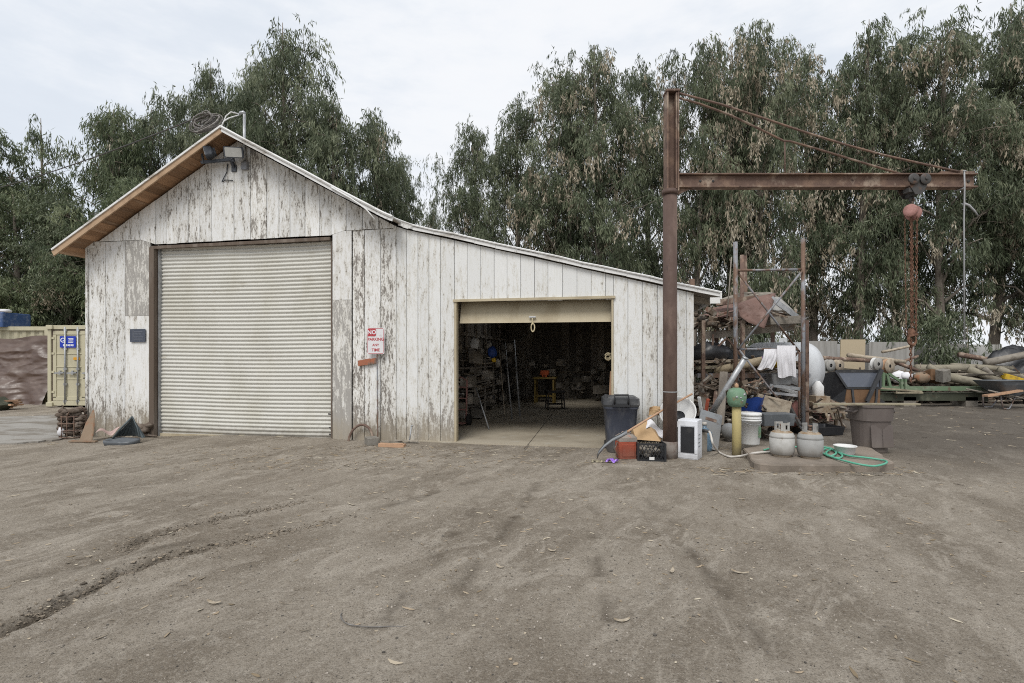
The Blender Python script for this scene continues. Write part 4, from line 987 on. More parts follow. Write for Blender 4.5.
for sx in (-1,1):
    for sy in (-1,1):
        t = MB(); t.bar((sx*.22, sy*.13, .48), (sx*.25, sy*.16, 0), .035, .035); part(q, 'leg', t, MT['dark_steel'])
t = MB(); t.box((0,0,.15), (.44,.26,.03)); part(q, 'shelf', t, MT['dark_steel'])
p = gin(595, 398); q = thing('workbench', 'long dark workbench along the back wall of the garage', 'workbench', (p.x, p.y+.2, .025), (0,0,-YAW))
t = MB(); t.box((0,0,.95), (2.6,.7,.06)); part(q, 'top', t, MT['lumber'])
t = MB(); [t.box((sx*1.2, sy*.28, .46), (.09,.09,.92)) for sx in (-1,0,1) for sy in (-1,1)]; t.box((0,0,.3), (2.5,.6,.04)); part(q, 'frame', t, MT['wood_in'])
for k, (x, w_, h_, m) in enumerate(((-.9,.4,.3,'dark_steel'), (-.1,.5,.22,'grey_box'), (.7,.35,.38,'dark_steel'))):
    b = MB(); b.rloft([(0,w_,.35,.03),(h_*.9,w_,.35,.03),(h_,w_*.9,.3,.03)]); b.box((0,-.18,h_*.5),(w_*.6,.02,h_*.4)); wp = RM[q.name] @ Vector((x, 0, .98))
    single('toolbox', b, MT[m], ['dark toolbox at the left end of the garage workbench', 'wide grey toolbox in the middle of the garage workbench', 'tall dark toolbox at the right end of the garage workbench'][k], 'toolbox', wp, (0,0,-YAW), bevel=.006)
def clutter(name, label, seed, n, spots):
    r_ = random.Random(seed); q = MB()
    for k in range(n):
        u0, u1, v0, v1, z1_ = r_.choice(spots); u, v, z = r_.uniform(u0, u1), r_.uniform(v0, v1), r_.uniform(.05, z1_)
        t = r_.random(); s = r_.uniform(.1, .4)
        if t < .5: q.bar((u, v, z), (u+r_.uniform(-.15,.15), v+r_.uniform(-.5,.5), z+r_.uniform(-.1,.5)*s*2), r_.uniform(.02,.07), .03, tint=r_.random())
        elif t < .8: q.box((u, v, z), (s, s*.8, s*.7), (0, 0, r_.uniform(0,3)), tint=r_.random())
        else: q.lathe([(s*.25, 0), (s*.3, s*.1), (s*.3, s*.7), (s*.1, s*.85)], (u, v, z-.04), 10, tint=r_.random())
    single(name, q, MT['clutter'], label, 'clutter', SL(spots[0][0], spots[0][2], 0), fr='s', kind='stuff')
MT['clutter'] = mat('dusty_workshop_clutter', (.24,.215,.18), [((.40,.37,.33), 4, .5, .65), ((.05,.05,.055), 6, .5, .66), ((.20,.10,.06), 7, .62, .72)], rough=.8, bump=.15, tamt=.8)
clutter('workshop_clutter', 'dim clutter of tools and boxes heaped along the garage walls', 9, 230, [(UI+.05, UI+.45, 1.0, 9.5, 1.9), (UW-.6, UW-.15, 1.2, 9.5, 1.6), (UI+.3, UW-.3, 8.8, 9.8, 1.5)])
# things hanging on the left wall
def wallbit(px, py, Y, m, label, nm, cat, r):
    p = at(px, py, Y); q = MB(); q.blob((0,0,0), r, 1, .5, 1.2, .5, 2.5, int(px)); single(nm, q, MT[m], label, cat, p)
wallbit(492, 352, 11.9, 'blue_plastic', 'crumpled blue bag hanging on the dark garage wall', 'hanging_bag', 'bag', .11)
wallbit(494, 360, 11.8, 'yellow', 'small yellow tape roll hanging under the blue bag', 'tape_roll', 'tape', .05)
wallbit(475, 343, 11.0, 'grey_rope', 'small grey coil hanging high on the garage wall', 'hanging_coil', 'coil', .10)
p = SL(uG1-.09, .5, 1.55); q = MB(); [q.tube([(.045*math.cos(t)+U3(-.01,.01), .02*math.sin(3*t+k), .05*math.sin(t)+.02*k) for t in np.linspace(0,6.28,16)[:-1]], .010, 5, closed=True) for k in range(3)]; q.bar((0,.03,.08),(.08,.06,.08),.02,.02)
single('yellow_rope', q, MT['rope'], 'yellowish rope hanging inside the right jamb of the garage door', 'rope', p, (0,0,-YAW))
p = SL(uG1-.06, .62, 0); q = MB(); q.bar((0,0,.03),(.06,.02,1.3),.10,.03)
single('leaning_plank', q, MT['peach_wood'], 'brown plank leaning inside the right jamb of the garage door', 'plank', p, (0,0,-YAW))

# ------------------------------------------------------------------ along the foot of the barn front
def fg(px, py): return gp(px, py, -.03)
p = gp(360, 441.5); q = MB(); rr = 15.0/520*p.y*.88
q.tube([(rr*math.cos(t), .03+.06*math.sin(t), rr*1.30*math.sin(t)-.02) for t in np.linspace(R(-20), R(200), 26)], .024, 8)
single('rusty_hoop', q, MT['rust'], 'half buried rusty hoop leaning on the barn right of the roll-up door', 'hoop', (p.x, p.y, gz(p.x,p.y)), (0,0,-YAW))
def gg(px, py):
    p = gp(px, py); return Vector((p.x, p.y, gy(p.x, p.y)))
p = gg(372, 444.5); q = MB(); q.rloft([(0,.21,.30,.012),(.12,.205,.295,.012)]); q.box((.0,0,.121),(.05,.2,.004))
single('concrete_block', q, MT['grey_block'], 'grey concrete block on the ground beside the rusty hoop', 'block', p, (.0,.0,R(28)), bevel=.006)
p = gg(392, 447); q = MB(); q.box((0,0,.03),(.46,.12,.055),(0,R(1),0)); q.box((.1,.005,.06),(.2,.1,.004))
single('peach_board', q, MT['peach_wood'], 'short peach coloured board flat on the dirt under the parking sign', 'board', p, (0,0,R(-8)), bevel=.004)
p = gg(395, 444); q = MB(); [q.box((U3(-.2,.3), U3(-.03,.08), .015+.012*k), (U3(.2,.45), .05, .014), (0,0,U3(-.25,.2)), tint=rnd.random()) for k in range(4)]
single('wood_scrap', q, MT['grey_wood'], 'thin grey wood scraps lying between the peach board and the barn', 'wood scraps', p)
p = gg(409, 443.5); q = MB(); q.tube([(0,.0,.0),(.02,.03,.15),(.035,.05,.30)], .013, 6); q.tube([(.035,.05,.30),(.06,.05,.31)], .017, 6)
single('short_pipe', q, MT['galv'], 'short grey pipe stub leaning on the lean-to boards', 'pipe', p)
# pleated dark tin cone shape by the left pilaster
p = gg(122, 441); q = MB(); hN = .36
rings = []
for j in range(6):
    t = j/5; ring = []
    for i in range(25):
        a = math.pi*i/24; rad = (1-t)*.30+.01; pl_ = 1+.05*(1 if i % 2 else -1)
        ring.append(Vector((rad*math.cos(a)*pl_+.06*t, .12+.20*(1-t)*math.sin(a)*pl_+.05*t, .10+hN*t)))
    rings.append(ring)
q.loft(rings, False, False, closed=False)
q.tube([(-.31,.06,.04), (-.14,.10,.26), (.05,.17,.49)], .018, 6); q.tube([(.05,.17,.49), (.19,.14,.28),(.29,.08,.12)], .012, 6)
single_ = thing('tin_cone', 'broken cone of dark pleated tin on a grey base against the barn corner', 'tin cone', p, (0,0,-YAW))
part(single_, 'cone', q, MT['tin_pleat'])
q = MB(); q.rloft([(-.02,.62,.30,.14),(.06,.67,.33,.16),(.085,.65,.31,.15),(.07,.56,.24,.11),(.03,.53,.2,.1)], (0,0,0), (R(5),0,0), n=6, smooth=True, cap1=True); part(single_, 'base', q, MT['barrow_grey'])
p = gg(108, 434); q = MB(); q.grid(lambda u, v: Vector((.34*(u-.5), .22*(v-.5), .12+.10*math.sin(u*5+v*3)*.5+.05*v)), 9, 7)
single('pink_paper', q, MT['pink'], 'crumpled faded pink paper behind the tin cone', 'paper', p)
p = gg(143, 434); q = MB(); [q.blob((U3(-.2,.2),U3(-.05,.1),U3(.05,.25)), U3(.04,.1), 1.3,1,.8,.6,3,k) for k in range(9)]; q.tube([(-.2,0,.03),(.1,-.05,.05),(.35,-.1,.04)], .018, 6)
single('root_clump', q, MT['jamb'], 'clump of dry roots and debris right of the tin cone', 'roots', p)
# wire basket and leaning sheet at the left corner
p = gg(73, 433); bq = thing('wire_basket', 'rusty wire basket full of brown roots left of the barn corner', 'basket', p, (0,0,R(12)))
q = MB()
for z in (.03,.17,.31,.45): q.tube([(.22*math.cos(t)*(1 if abs(math.cos(t))<.75 else 1.0), .2*math.sin(t), z) for t in np.linspace(0,6.28,17)[:-1]], .012, 5, closed=True)
for k in range(12): a = k*6.283/12; q.tube([(.22*math.cos(a), .2*math.sin(a), .0), (.22*math.cos(a), .2*math.sin(a), .47)], .010, 5)
q.tube([(.0,-.2,.46),(.05,-.18,.60),(.2,-.05,.62),(.22,0,.46)], .012, 5)
part(bq, 'frame', q, MT['rust'])
q = MB()
for k in range(60): q.blob((U3(-.17,.20),U3(-.16,.14),U3(.08,.58)), U3(.03,.08), 1.4,1,.8,.6,3,k)
for k in range(46): a=(U3(-.2,.2),U3(-.17,.1),U3(.1,.58)); q.tube([a,(a[0]+U3(-.15,.15),a[1]+U3(-.1,.1),a[2]+U3(0,.12))], .012, 5)
part(bq, 'root_fill', q, MT['jamb'])
q = MB(); q.blob((-.13,-.15,.15), .06, 1,.6,1.5,.4,2,3); part(bq, 'paper_fill', q, MT['white_cloth'])
p = gg(87, 437); q = MB(); q.prism([(-.13,-.06,-.02),(.15,-.06,-.02),(.10,.03,.20),(.02,.12,.50),(-.03,.14,.60),(-.10,.06,.36)], (.01,.02,.008))
q.bar((-.28,-.10,.02),(.3,-.07,.03),.06,.03)
single('rusty_sheet', q, MT['burlap'], 'tan rust stained pointed sheet leaning on the barn corner', 'metal sheet', p, (0,0,-YAW))
# ------------------------------------------------------------------ crane
YC = 8.1
bp = at(670, 458, YC); zt_ = at(0, 94, YC).z; zb0 = at(0, 188.5, YC).z; zb1 = at(0, 174.5, YC).z; sc_ = YC/520
crane = thing('jib_crane', 'tall rusty steel jib crane post with a long horizontal beam', 'crane', (bp.x, YC, gy(bp.x, YC)))
q = MB(); q.tube([(bp.x, YC, -.2), (bp.x, YC, zb0-.02)], .107, 20)
q.tube([(bp.x, YC, zb0-.10), (bp.x, YC, zb0-.03)], .125, 20)
post = part(crane, 'post', q, MT['rust_post'], fr='w')
q = MB(); q.tube([(bp.x-.002, YC, -.05), (bp.x, YC, .26)], .113, 20); part(post, 'base_sleeve', q, MT['sleeve'], fr='w')
q = MB(); q.tube([(bp.x+.07*0, YC, 1.02), (bp.x, YC, 1.035)], .110, 20); part(post, 'wire_tie', q, MT['grey_rope'], fr='w')
q = MB()   # upper H-section mast
xm = bp.x+.02
for s in (-1, 1): q.box((xm+s*.083, YC, (zt_+zb0)/2-.03), (.022, .19, zt_-zb0+.06))
q.box((xm, YC+.03, (zt_+zb0)/2-.03), (.145, .02, zt_-zb0+.055))
q.box((xm+.05, YC-.06, (zt_+zb0)/2-.03), (.02, .1, zt_-zb0))
q.box((xm, YC, zt_+.015), (.21, .22, .03))
part(crane, 'mast', q, MT['rust'], fr='w')
q = MB(); xe = at(974, 0, YC).x; x0 = xm+.0945; zc = (zb0+zb1)/2; hb = zb1-zb0
q.box(((x0+xe)/2, YC, zb1-.011), (xe-x0, .15, .022)); q.box(((x0+xe)/2, YC, zb0+.011), (xe-x0, .15, .022)); q.box(((x0+xe)/2, YC+.005, zc), (xe-x0-.01, .02, hb-.046))
q.box((x0+.45, YC-.012, zc), (.9, .012, hb-.05))
q.prism([(x0+.002, YC-.02, zb0-.10), (x0+.22, YC-.02, zb0-.002), (x0+.002, YC-.02, zb0-.002)], (0, .04, 0))
beam = part(crane, 'beam', q, MT['rust'], fr='w', bevel=.004)
q = MB()
for x in (xe-.10, x0+.35, x0+.55): q.tube([(x, YC-.022, zc), (x, YC-.004, zc)], .022, 8)
part(beam, 'bolt', q, MT['dark_steel'], fr='w')
def rod(pts, dy, r=.017):
    q = MB(); q.tube([at(px, py, YC)+Vector((0, dy, 0)) for px, py in pts], r, 7); part(crane, 'tie_rod', q, MT['rust'], fr='w')
rod([(677, 94.5), (720, 106), (760, 119), (800, 132.5), (840, 145), (880, 156), (920, 165), (955, 172.5)], -.05)
rod([(677, 95.5), (700, 102), (730, 113), (760, 127), (785, 139.5), (792, 140), (820, 148), (850, 157), (880, 166), (904, 173)], .05)
q = MB(); q.tube([at(786.5, 140, YC)+Vector((0,.05,0)), at(786, 174, YC)+Vector((0,.03,0))], .010, 6); part(crane, 'hanger', q, MT['rust'], fr='w')
q = MB(); q.bar((xe-.55, YC-.02, zb1+.02), (xe-.03, YC-.02, zb1+.018), .05, .035); q.box((xe-.25, YC-.05, zb1+.02), (.06,.06,.05)); part(crane, 'rod_anchor', q, MT['rust'], fr='w')
# hoist hanging from the beam
hx = at(912, 0, YC).x
ht = thing('chain_hoist', 'rusty chain hoist with faded red wheel hanging from the crane beam', 'hoist', (hx, YC, zb0-.1))
t = MB()
for dx in (-.09, .09):
    for s in (-1, 1):
        t.lathe([(.0,-.02),(.06,-.02),(.085,-.006),(.085,.008),(.06,.02),(0,.02)], (hx+dx, YC+s*.155, zc-.01), 16, (R(90),0,0)); t.tube([(hx+dx, YC+s*.07, zc-.01), (hx+dx, YC+s*.19, zc-.01)], .025, 8)
for s in (-1, 1):
    t.prism([(hx-.15, YC+s*.122, zc+.02), (hx+.15, YC+s*.122, zc+.02), (hx+.12, YC+s*.122, zb0-.02), (hx+.05, YC+s*.122, zb0-.13), (hx-.05, YC+s*.122, zb0-.13), (hx-.12, YC+s*.122, zb0-.02)], (0, .012*s, 0))
t.bar((hx, YC-.12, zb0-.10), (hx, YC+.12, zb0-.10), .05, .05); t.box((hx-.09, YC-.06, zb0-.055), (.10,.12,.07)); t.box((hx+.09, YC-.06, zb0-.05), (.06,.1,.06))
t.tube([(hx+.0, YC, zb0-.10), (hx+.03, YC, zb0-.18), (hx+.0, YC, zb0-.24), (hx-.03, YC, zb0-.19), (hx-.01, YC, zb0-.13)], .017, 7)
part(ht, 'trolley', t, MT['dark_steel'], fr='w', bevel=.004)
zw = at(0, 212, YC).z
mr = (R(90), 0, R(-46))
t = MB(); t.lathe([(.0,-.125),(.095,-.125),(.108,-.118),(.115,-.105),(.115,-.055),(.105,-.045),(.05,-.04)], (hx, YC, zw), 24, mr, cap1=False); t.lathe([(.0,-.135),(.03,-.134),(.035,-.129)], (hx,YC,zw), 12, mr, cap1=False)
part(ht, 'wheel_cover', t, MT['rust_red'], fr='w')
t = MB(); t.lathe([(.05,.075),(.085,.08),(.095,.09),(.095,.14),(.085,.15),(0,.155)], (hx,YC,zw), 24, mr, cap0=False); part(ht, 'wheel_cover', t, MT['rust_red'], fr='w')
t = MB(); t.lathe([(.05,-.042),(.06,-.02),(.06,.05),(.05,.076)], (hx,YC,zw), 20, mr); t.tube([(hx,YC,zw+.06),(hx,YC,zb0-.2)], .02, 8); part(ht, 'drum', t, MT['rust'], fr='w')
def chain(p, q_, ln=.052, wd_=.030, wr=.0058, sag=0):
    c = MB(); p = Vector(p); q_ = Vector(q_); n = max(2, int((q_-p).length/(ln*.72))); d = (q_-p).normalized()
    for k in range(n+1):
        o = p+(q_-p)*(k/n); ang = (k % 2)*math.pi/2+U3(-.3,.3); s = d.orthogonal().normalized(); s = Matrix.Rotation(ang, 3, d) @ s
        pts = []
        for t in [i*math.pi/4 for i in range(8)]:
            pts.append(o+d*(ln/2-wr)*math.sin(t)*1.05+s*(wd_/2-wr)*math.cos(t)*(1.2 if abs(math.cos(t))>.3 else 1))
        c.tube(pts, wr, 5, closed=True, smooth=True)
    return c
zk = at(0, 336, YC).z; ze = at(0, 381, YC).z
for (xa, xb, zb_, ya) in ((-.035, -.02, zk+.02, -.02), (.025, .03, zk-.06, .03), (.055, .045, zk-.08, -.03)):
    part(ht, 'chain', chain((hx+xa, YC+ya, zw-.09), (hx+xb, YC+ya*.6, zb_), .056, .036, .0075), MT['chain'], fr='w')
part(ht, 'chain', chain((hx-.115, YC, zw-.06), (hx-.09, YC, zk+.01), .04, .022, .004), MT['chain'], fr='w')
part(ht, 'chain', chain((hx-.02, YC, zk-.06), (hx-.02, YC, ze), .062, .044, .010), MT['chain'], fr='w')
part(ht, 'chain', chain((hx-.075, YC-.03, zk+.03), (hx-.02, YC-.03, zk-.16), .05, .03, .007), MT['chain'], fr='w')
t = MB(); t.blob((hx-.01, YC, zk+.05), .06, 1, .7, 1.2, .3, 2, 3); t.tube([(hx-.02+.06*math.cos(a), YC-.03, zk-.06+.08*math.sin(a)) for a in np.linspace(R(120), R(400), 14)], [.02]*9+[.018,.016,.014,.012,.008], 8); t.bar((hx-.09, YC-.03, zk+.0), (hx+.06, YC-.03, zk+.03), .03, .035)
part(ht, 'hook', t, MT['chain'], fr='w')
# grey cable from the beam tip
q = MB(); cx_ = at(959.5, 0, YC).x
q.tube([(cx_, YC-.085, zb1+.02), (cx_+.002, YC-.09, zb0), (cx_-.004, YC-.085, zb0-.5), (cx_+.004, YC-.085, at(0,340,YC).z)], .011, 6)
q.tube([(cx_-.02, YC-.088, zb1+.022), (cx_+.02, YC-.088, zb1+.024), (cx_+.025, YC+.085, zb1+.02), (cx_+.0, YC+.088, zb0-.01), (cx_, YC-.085, zb0-.02)], .013, 6)
q.tube([(cx_, YC-.085, zb0-.26), (cx_+.06, YC-.10, zb0-.29), (cx_+.13, YC-.11, zb0-.37), (cx_+.19, YC-.11, zb0-.45)], [.02,.016,.013,.009], 6)
q.bar((cx_-.02, YC-.085, at(0,341,YC).z), (cx_+.05, YC-.085, at(0,341,YC).z), .02, .03)
single('hanging_cable', q, MT['grey_rope'], 'grey cable hanging straight down from the tip of the crane beam', 'cable', (cx_, YC-.085, zb0), fr='w')

def push(p, d):
    p.x *= (p.y+d)/p.y; p.y += d; return p
# ------------------------------------------------------------------ heap at the doorway
p = gg(619.5, 452); p.y = 8.72; p.x = at(620, 0, 8.72).x; p.z = gy(p.x, p.y)
b = thing('trash_bin', 'dusty dark blue trash bin with black lid at the garage doorway', 'trash bin', p, (0,0,R(-6)))
q = MB(); q.rloft([(.0,.42,.42,.07),(.02,.44,.44,.08),(.40,.48,.48,.08),(.72,.53,.53,.08),(.735,.56,.56,.08),(.765,.56,.56,.08)], n=5, smooth=True)
for s in (-.12,.0,.12): q.box((s,-.228,.36),(.02,.02,.55),(R(-3.5),0,0))
bd = part(b, 'body', q, MT['bin_blue'])
q = MB(); q.rloft([(.765,.575,.575,.09),(.80,.60,.60,.09),(.90,.585,.585,.09),(.925,.5,.5,.09),(.93,.3,.3,.08)], n=5); q.rloft([(0,.05,.05,.02),(.10,.05,.05,.02)], (-.25,-.25,.87)); lid = part(b, 'lid', q, MT['bin_lid'])
q = MB(); q.tube([(-.12,-.31,.80),(-.12,-.36,.90),(-.12,-.33,.965),(.10,-.33,.965),(.10,-.36,.90),(.10,-.31,.80)], .016, 8); q.box((-.01,-.315,.80),(.28,.03,.05)); part(lid, 'handle', q, MT['black_plastic'])
q = MB(); q.lathe([(.0,-.04),(.07,-.04),(.075,0),(.07,.04),(0,.04)], (-.20,.24,.075), 16, (0,R(90),0)); part(b, 'wheel', q, MT['rubber'])
q = MB(); q.lathe([(.0,-.04),(.07,-.04),(.075,0),(.07,.04),(0,.04)], (.20,.24,.075), 16, (0,R(90),0)); part(b, 'wheel', q, MT['rubber'])
p = gg(626, 459.5); push(p, .14)
b = thing('red_box', 'faded red plastic box with a dusty grey top beside the milk crate', 'box', p, (0,0,R(4)))
q = MB(); q.rloft([(0,.27,.26,.03),(.27,.285,.275,.03)], n=3, smooth=False)
q.box((0,-.136,.135),(.19,.012,.19)); part(b, 'body', q, MT['red_box'], bevel=.008)
q = MB(); q.rloft([(.272,.29,.28,.03),(.33,.285,.27,.04),(.37,.20,.18,.05)], n=3); q.tube([(-.08,0,.37),(-.06,0,.40),(.06,0,.40),(.08,0,.37)], .012, 6); part(b, 'top', q, MT['dust_top'])
q = MB(); q.tube([(-.15,-.05,.25),(-.20,-.08,.15),(-.16,-.1,.04)], .012, 6); part(b, 'side_handle', q, MT['rust'])
p = gg(649.5, 461.5); push(p, .18)
b = thing('milk_crate', 'black plastic milk crate with open lattice sides on the dirt', 'crate', p, (0,0,R(-4)))
q = MB(); W_, D_, H_ = .40, .34, .27
for z in (.0, H_-.03):
    for s in (-1,1): q.box((0, s*D_/2, z+.015),(W_,.016,.03)); q.box((s*W_/2, 0, z+.015),(.016,D_,.03))
for sx in (-1,1):
    for sy in (-1,1): q.box((sx*W_/2, sy*D_/2, H_/2),(.03,.03,H_))
for s in (-1,1):
    for k in range(-3,4):
        q.bar((k*.055-.05, s*D_/2, .03),(k*.055+.05, s*D_/2, H_-.03),.009,.012,up=(0,1,0)); q.bar((k*.055+.05, s*D_/2+.004*s, .03),(k*.055-.05, s*D_/2+.004*s, H_-.03),.009,.012,up=(0,1,0))
        q.bar((s*W_/2, k*.045-.04, .03),(s*W_/2, k*.045+.04, H_-.03),.009,.012,up=(1,0,0)); q.bar((s*W_/2+.004*s, k*.045+.04, .03),(s*W_/2+.004*s, k*.045-.04, H_-.03),.009,.012,up=(1,0,0))
q.box((0,0,.008),(W_-.02,D_-.02,.012)); part(b, 'lattice', q, MT['black_plastic'])
q = MB(); q.box((.0,-D_/2-.012,.045),(.075,.006,.045)); part(b, 'tag', q, MT['white_plastic'])
q = MB(); [q.blob((U3(-.13,.13),U3(-.1,.1),U3(.05,.18)),U3(.04,.07),1.2,1,.7,.5,3,k) for k in range(9)]; single('crate_rubbish', q, MT['grey_wood'], 'crumpled rubbish showing through the sides of the black milk crate', 'rubbish', p+Vector((0,0,.02)), (0,0,R(-4)))
# cardboard leaning over the crate
c = at(646, 436, 8.02); q = MB()
q.v = []; A = lambda px, py, Y: at(px, py, Y)
q.prism([A(632.5,428,8.25), A(647,421,8.35), A(660.5,441.5,8.0), A(636,439.5,7.98)], (0,.004,.006)); q.prism([A(632,427.5,8.25), A(636,440,7.98), A(637,443,8.1), A(631,433,8.3)], (.004,.006,0))
q.prism([A(647,421,8.36), A(660.5,441.5,8.02), A(662,439,8.3), A(651,420.5,8.5)], (.004,.006,0))
single('cardboard_box', q, MT['cardboard'], 'flattened brown cardboard box leaning over the milk crate', 'cardboard box', c, fr='w')
c = A(655, 414, 8.55); q = MB(); q.grid(lambda u,v: A(649.5+11*u-1*v, 407.5+8.5*v-1.5*math.sin(u*3), 8.55+.05*math.sin(u*4+v*3)), 6, 5, smooth=False); q.prism([A(650,408,8.6),A(660,406.5,8.62),A(660.5,413,8.62),A(652,415,8.6)],(0,.03,0))
single('cardboard_scrap', q, MT['cardboard'], 'small brown cardboard flap sticking up left of the crane post', 'cardboard', c, fr='w')
c = A(652, 428, 8.45); q = MB(); q.grid(lambda u,v: A(645+20*u, 421.5+8*v+5*u*u*1.6-3*math.sin(u*6), 8.33-.10*v+.04*math.sin(u*9+v*4)), 14, 7)
single('white_bag', q, MT['white_cloth'], 'white plastic bag stuffed behind the cardboard box', 'bag', c, fr='w')
# squeegee broom leaning across
c = gg(599, 456); sh0 = thing('floor_scraper', 'long wooden handled rake with curved grey blade leaning across the heap', 'rake', c)
q = MB(); q.tube([A(626,432.5,7.75), A(648,419,8.02), A(668,407,8.2), A(692,394,8.45)], .017, 8); part(sh0, 'handle', q, MT['peach_wood'], fr='w')
q = MB(); pts = [(627,432),(621,435.5),(612,440),(604,446),(598.5,452.5),(597,456.5)]
q.loft([[A(x, y-2.6+.2*k, 7.78-.006*k), A(x+.5, y+2.2, 7.72), A(x, y+.4, 7.66)] for k,(x,y) in enumerate(pts)], True, True, smooth=True); part(sh0, 'blade', q, MT['grey_box'], fr='w')
# purple wrapper and scraps
p = gg(612, 464); q = MB(); q.grid(lambda u,v: Vector((.16*(u-.5)+.02*math.sin(v*9), .10*(v-.5), .035+.03*math.sin(u*8+v*5)*math.cos(v*7))), 10, 7, smooth=False)
single('purple_wrapper', q, MT['purple'], 'crumpled purple wrapper on the dirt before the red box', 'wrapper', p)
p = gg(601, 463); q = MB(); [q.blob((U3(-.14,.12),U3(-.06,.06),.015),U3(.012,.03),1.3,1,.6,.5,3,k,1,False,tint=rnd.random()) for k in range(14)]
single('scattered_crumbs', q, MT['pale_wood'], 'pale crumbled scraps on the dirt left of the purple wrapper', 'scraps', p)
# white round tub behind the post
c = A(678, 413, 8.45); b = thing('white_tub', 'round white plastic tub tipped on its side behind the crane post', 'tub', c, (R(52), R(-20), R(-10)))
q = MB(); q.lathe([(.09,-.13),(.24,-.09),(.285,.02),(.29,.05),(.275,.05),(.26,.0),(.22,-.06),(.10,-.10)], (0,0,0), 30, cap0=False, cap1=False); part(b, 'shell', q, MT['white_plastic'])
q = MB(); q.lathe([(.0,-.128),(.095,-.125),(.10,-.115)], (0,0,0), 18, cap1=False); part(b, 'hub', q, MT['black_plastic'])
# white cabinet with dark mesh front
p = gg(690, 459.5); push(p, .16); b = thing('white_cabinet', 'white metal cabinet with a dark mesh window right of the crane post', 'cabinet', p, (0,0,R(-33)))
q = MB(); q.rloft([(0,.30,.30,.012),(.60,.30,.30,.012)], n=2)
q.box((0,-.152,.045),(.29,.008,.06)); q.box((0,-.152,.55),(.29,.008,.08)); q.box((-.125,-.152,.30),(.04,.008,.43)); q.box((.125,-.152,.30),(.04,.008,.43)); bd = part(b, 'case', q, MT['white_enamel'], bevel=.004)
q = MB(); q.box((0,-.154,.30),(.205,.006,.40)); part(b, 'mesh_front', q, MT['black_plastic'])
q = MB(); [q.box((.152, -.05, .2+.06*k), (.006,.12,.012)) for k in range(4)]; part(b, 'side_vent', q, MT['grey_box'])
# water jug, stake, white hose, leaning cabinet door
p = gg(704.5, 453); push(p, .25); b = thing('water_jug', 'pale blue water jug standing behind the wooden stake', 'jug', p)
q = MB(); q.lathe([(.10,0),(.125,.01),(.13,.06),(.122,.10),(.13,.14),(.122,.2),(.13,.25),(.12,.31),(.06,.37),(.032,.385),(.032,.43)], seg=20); part(b, 'bottle', q, MT['jug'])
q = MB(); q.lathe([(.036,.425),(.038,.47),(.03,.475)], seg=14); part(b, 'cap', q, MT['hose_white'])
p = gg(702, 454.5); q = MB(); q.rloft([(-.1,.125,.10,.006),(.40,.12,.095,.006)], (0,0,0),(0,R(1.5),0),n=2); single('wood_stake', q, MT['grey_wood'], 'short grey wooden stake post carrying the white hose end', 'stake', p, (0,0,R(20)))
b0 = A(709, 433, 8.15); q = MB(); pts = [A(704,431,8.3), A(709,431.5,8.2), A(711,436,8.15), A(713,444,8.1), gp(719,452,.02), gp(729,456.5,.02), gp(741,456,.02), gp(755,453,.12), gp(771,452,.12), gp(779,453,.12)]
def cat(pts, n=6):
    out = []; pts = [Vector(p) for p in pts]; P = [pts[0]*2-pts[1]]+pts+[pts[-1]*2-pts[-2]]
    for i in range(1, len(P)-2):
        for k in range(n):
            t = k/n; out.append(.5*((2*P[i])+(P[i+1]-P[i-1])*t+(2*P[i-1]-5*P[i]+4*P[i+1]-P[i+2])*t*t+(3*P[i]-P[i-1]-3*P[i+1]+P[i+2])*t**3))
    return out+[pts[-1]]
q.tube(cat(pts), .017, 8); h = thing('white_hose', 'dusty white hose looping from the stake across to the grey gas tanks', 'hose', b0); part(h, 'hose', q, MT['hose_white'], fr='w')
q = MB(); q.tube([A(702.5,430.5,8.3), A(709,431.3,8.2)], .026, 10); part(h, 'nozzle', q, MT['dark_steel'], fr='w')
c = A(709, 430, 8.75); b = thing('cabinet_door', 'grey metal cabinet door with a slot leaning tilted behind the water jug', 'cabinet door', c, (R(-16), R(17), R(6)))
q = MB(); q.rloft([(-.015,.40,.62,.02),(.015,.40,.62,.02)], (0,0,.0), (R(90),0,0), n=2); part(b, 'panel', q, MT['grey_box'], bevel=.004)
q = MB(); q.box((0,-.018,.18),(.20,.008,.05)); part(b, 'slot', q, MT['rust'])
# mint cap on yellow pipe
p = gg(736.5, 455); b = thing('yellow_post', 'faded yellow pipe post standing at the front of the junk', 'post', p)
q = MB(); q.tube([(0,0,-.2),(.003,0,.40),(.0,0,.80)], .070, 18); part(b, 'pipe', q, MT['yellow_post'])
p2 = p+Vector((0,0,.80)); b = thing('mint_cap', 'round chipped mint green cap sitting on the yellow post', 'cap', p2)
q = MB(); q.lathe([(.05,-.03),(.11,-.015),(.14,.05),(.15,.13),(.142,.20),(.11,.255),(.055,.28),(.0,.285)], seg=28); part(b, 'shell', q, MT['green_cap'])
q = MB(); q.lathe([(.035,.275),(.03,.33),(.0,.36)], seg=10); part(b, 'knob', q, MT['peach_wood'])
q = MB(); [q.blob((.147*math.sin(a), -.147*math.cos(a), z-.02), r, 1,.5,.8,.3,3,k,1) for k,(a,z,r) in enumerate(((-.35,.16,.025),(.05,.15,.020),(.5,.2,.028),(.25,.10,.016)))]; part(b, 'bolt', q, MT['galv'])
q = MB(); q.grid(lambda u,v: Vector((.135*math.cos(u*3.6-.6)*(1+.2*v), .135*math.sin(u*3.6-.6)*(1+.2*v), .24+.05*math.sin(u*14)*v-.06*v)), 16, 4); part(b, 'cloth_rim', q, MT['burlap'])
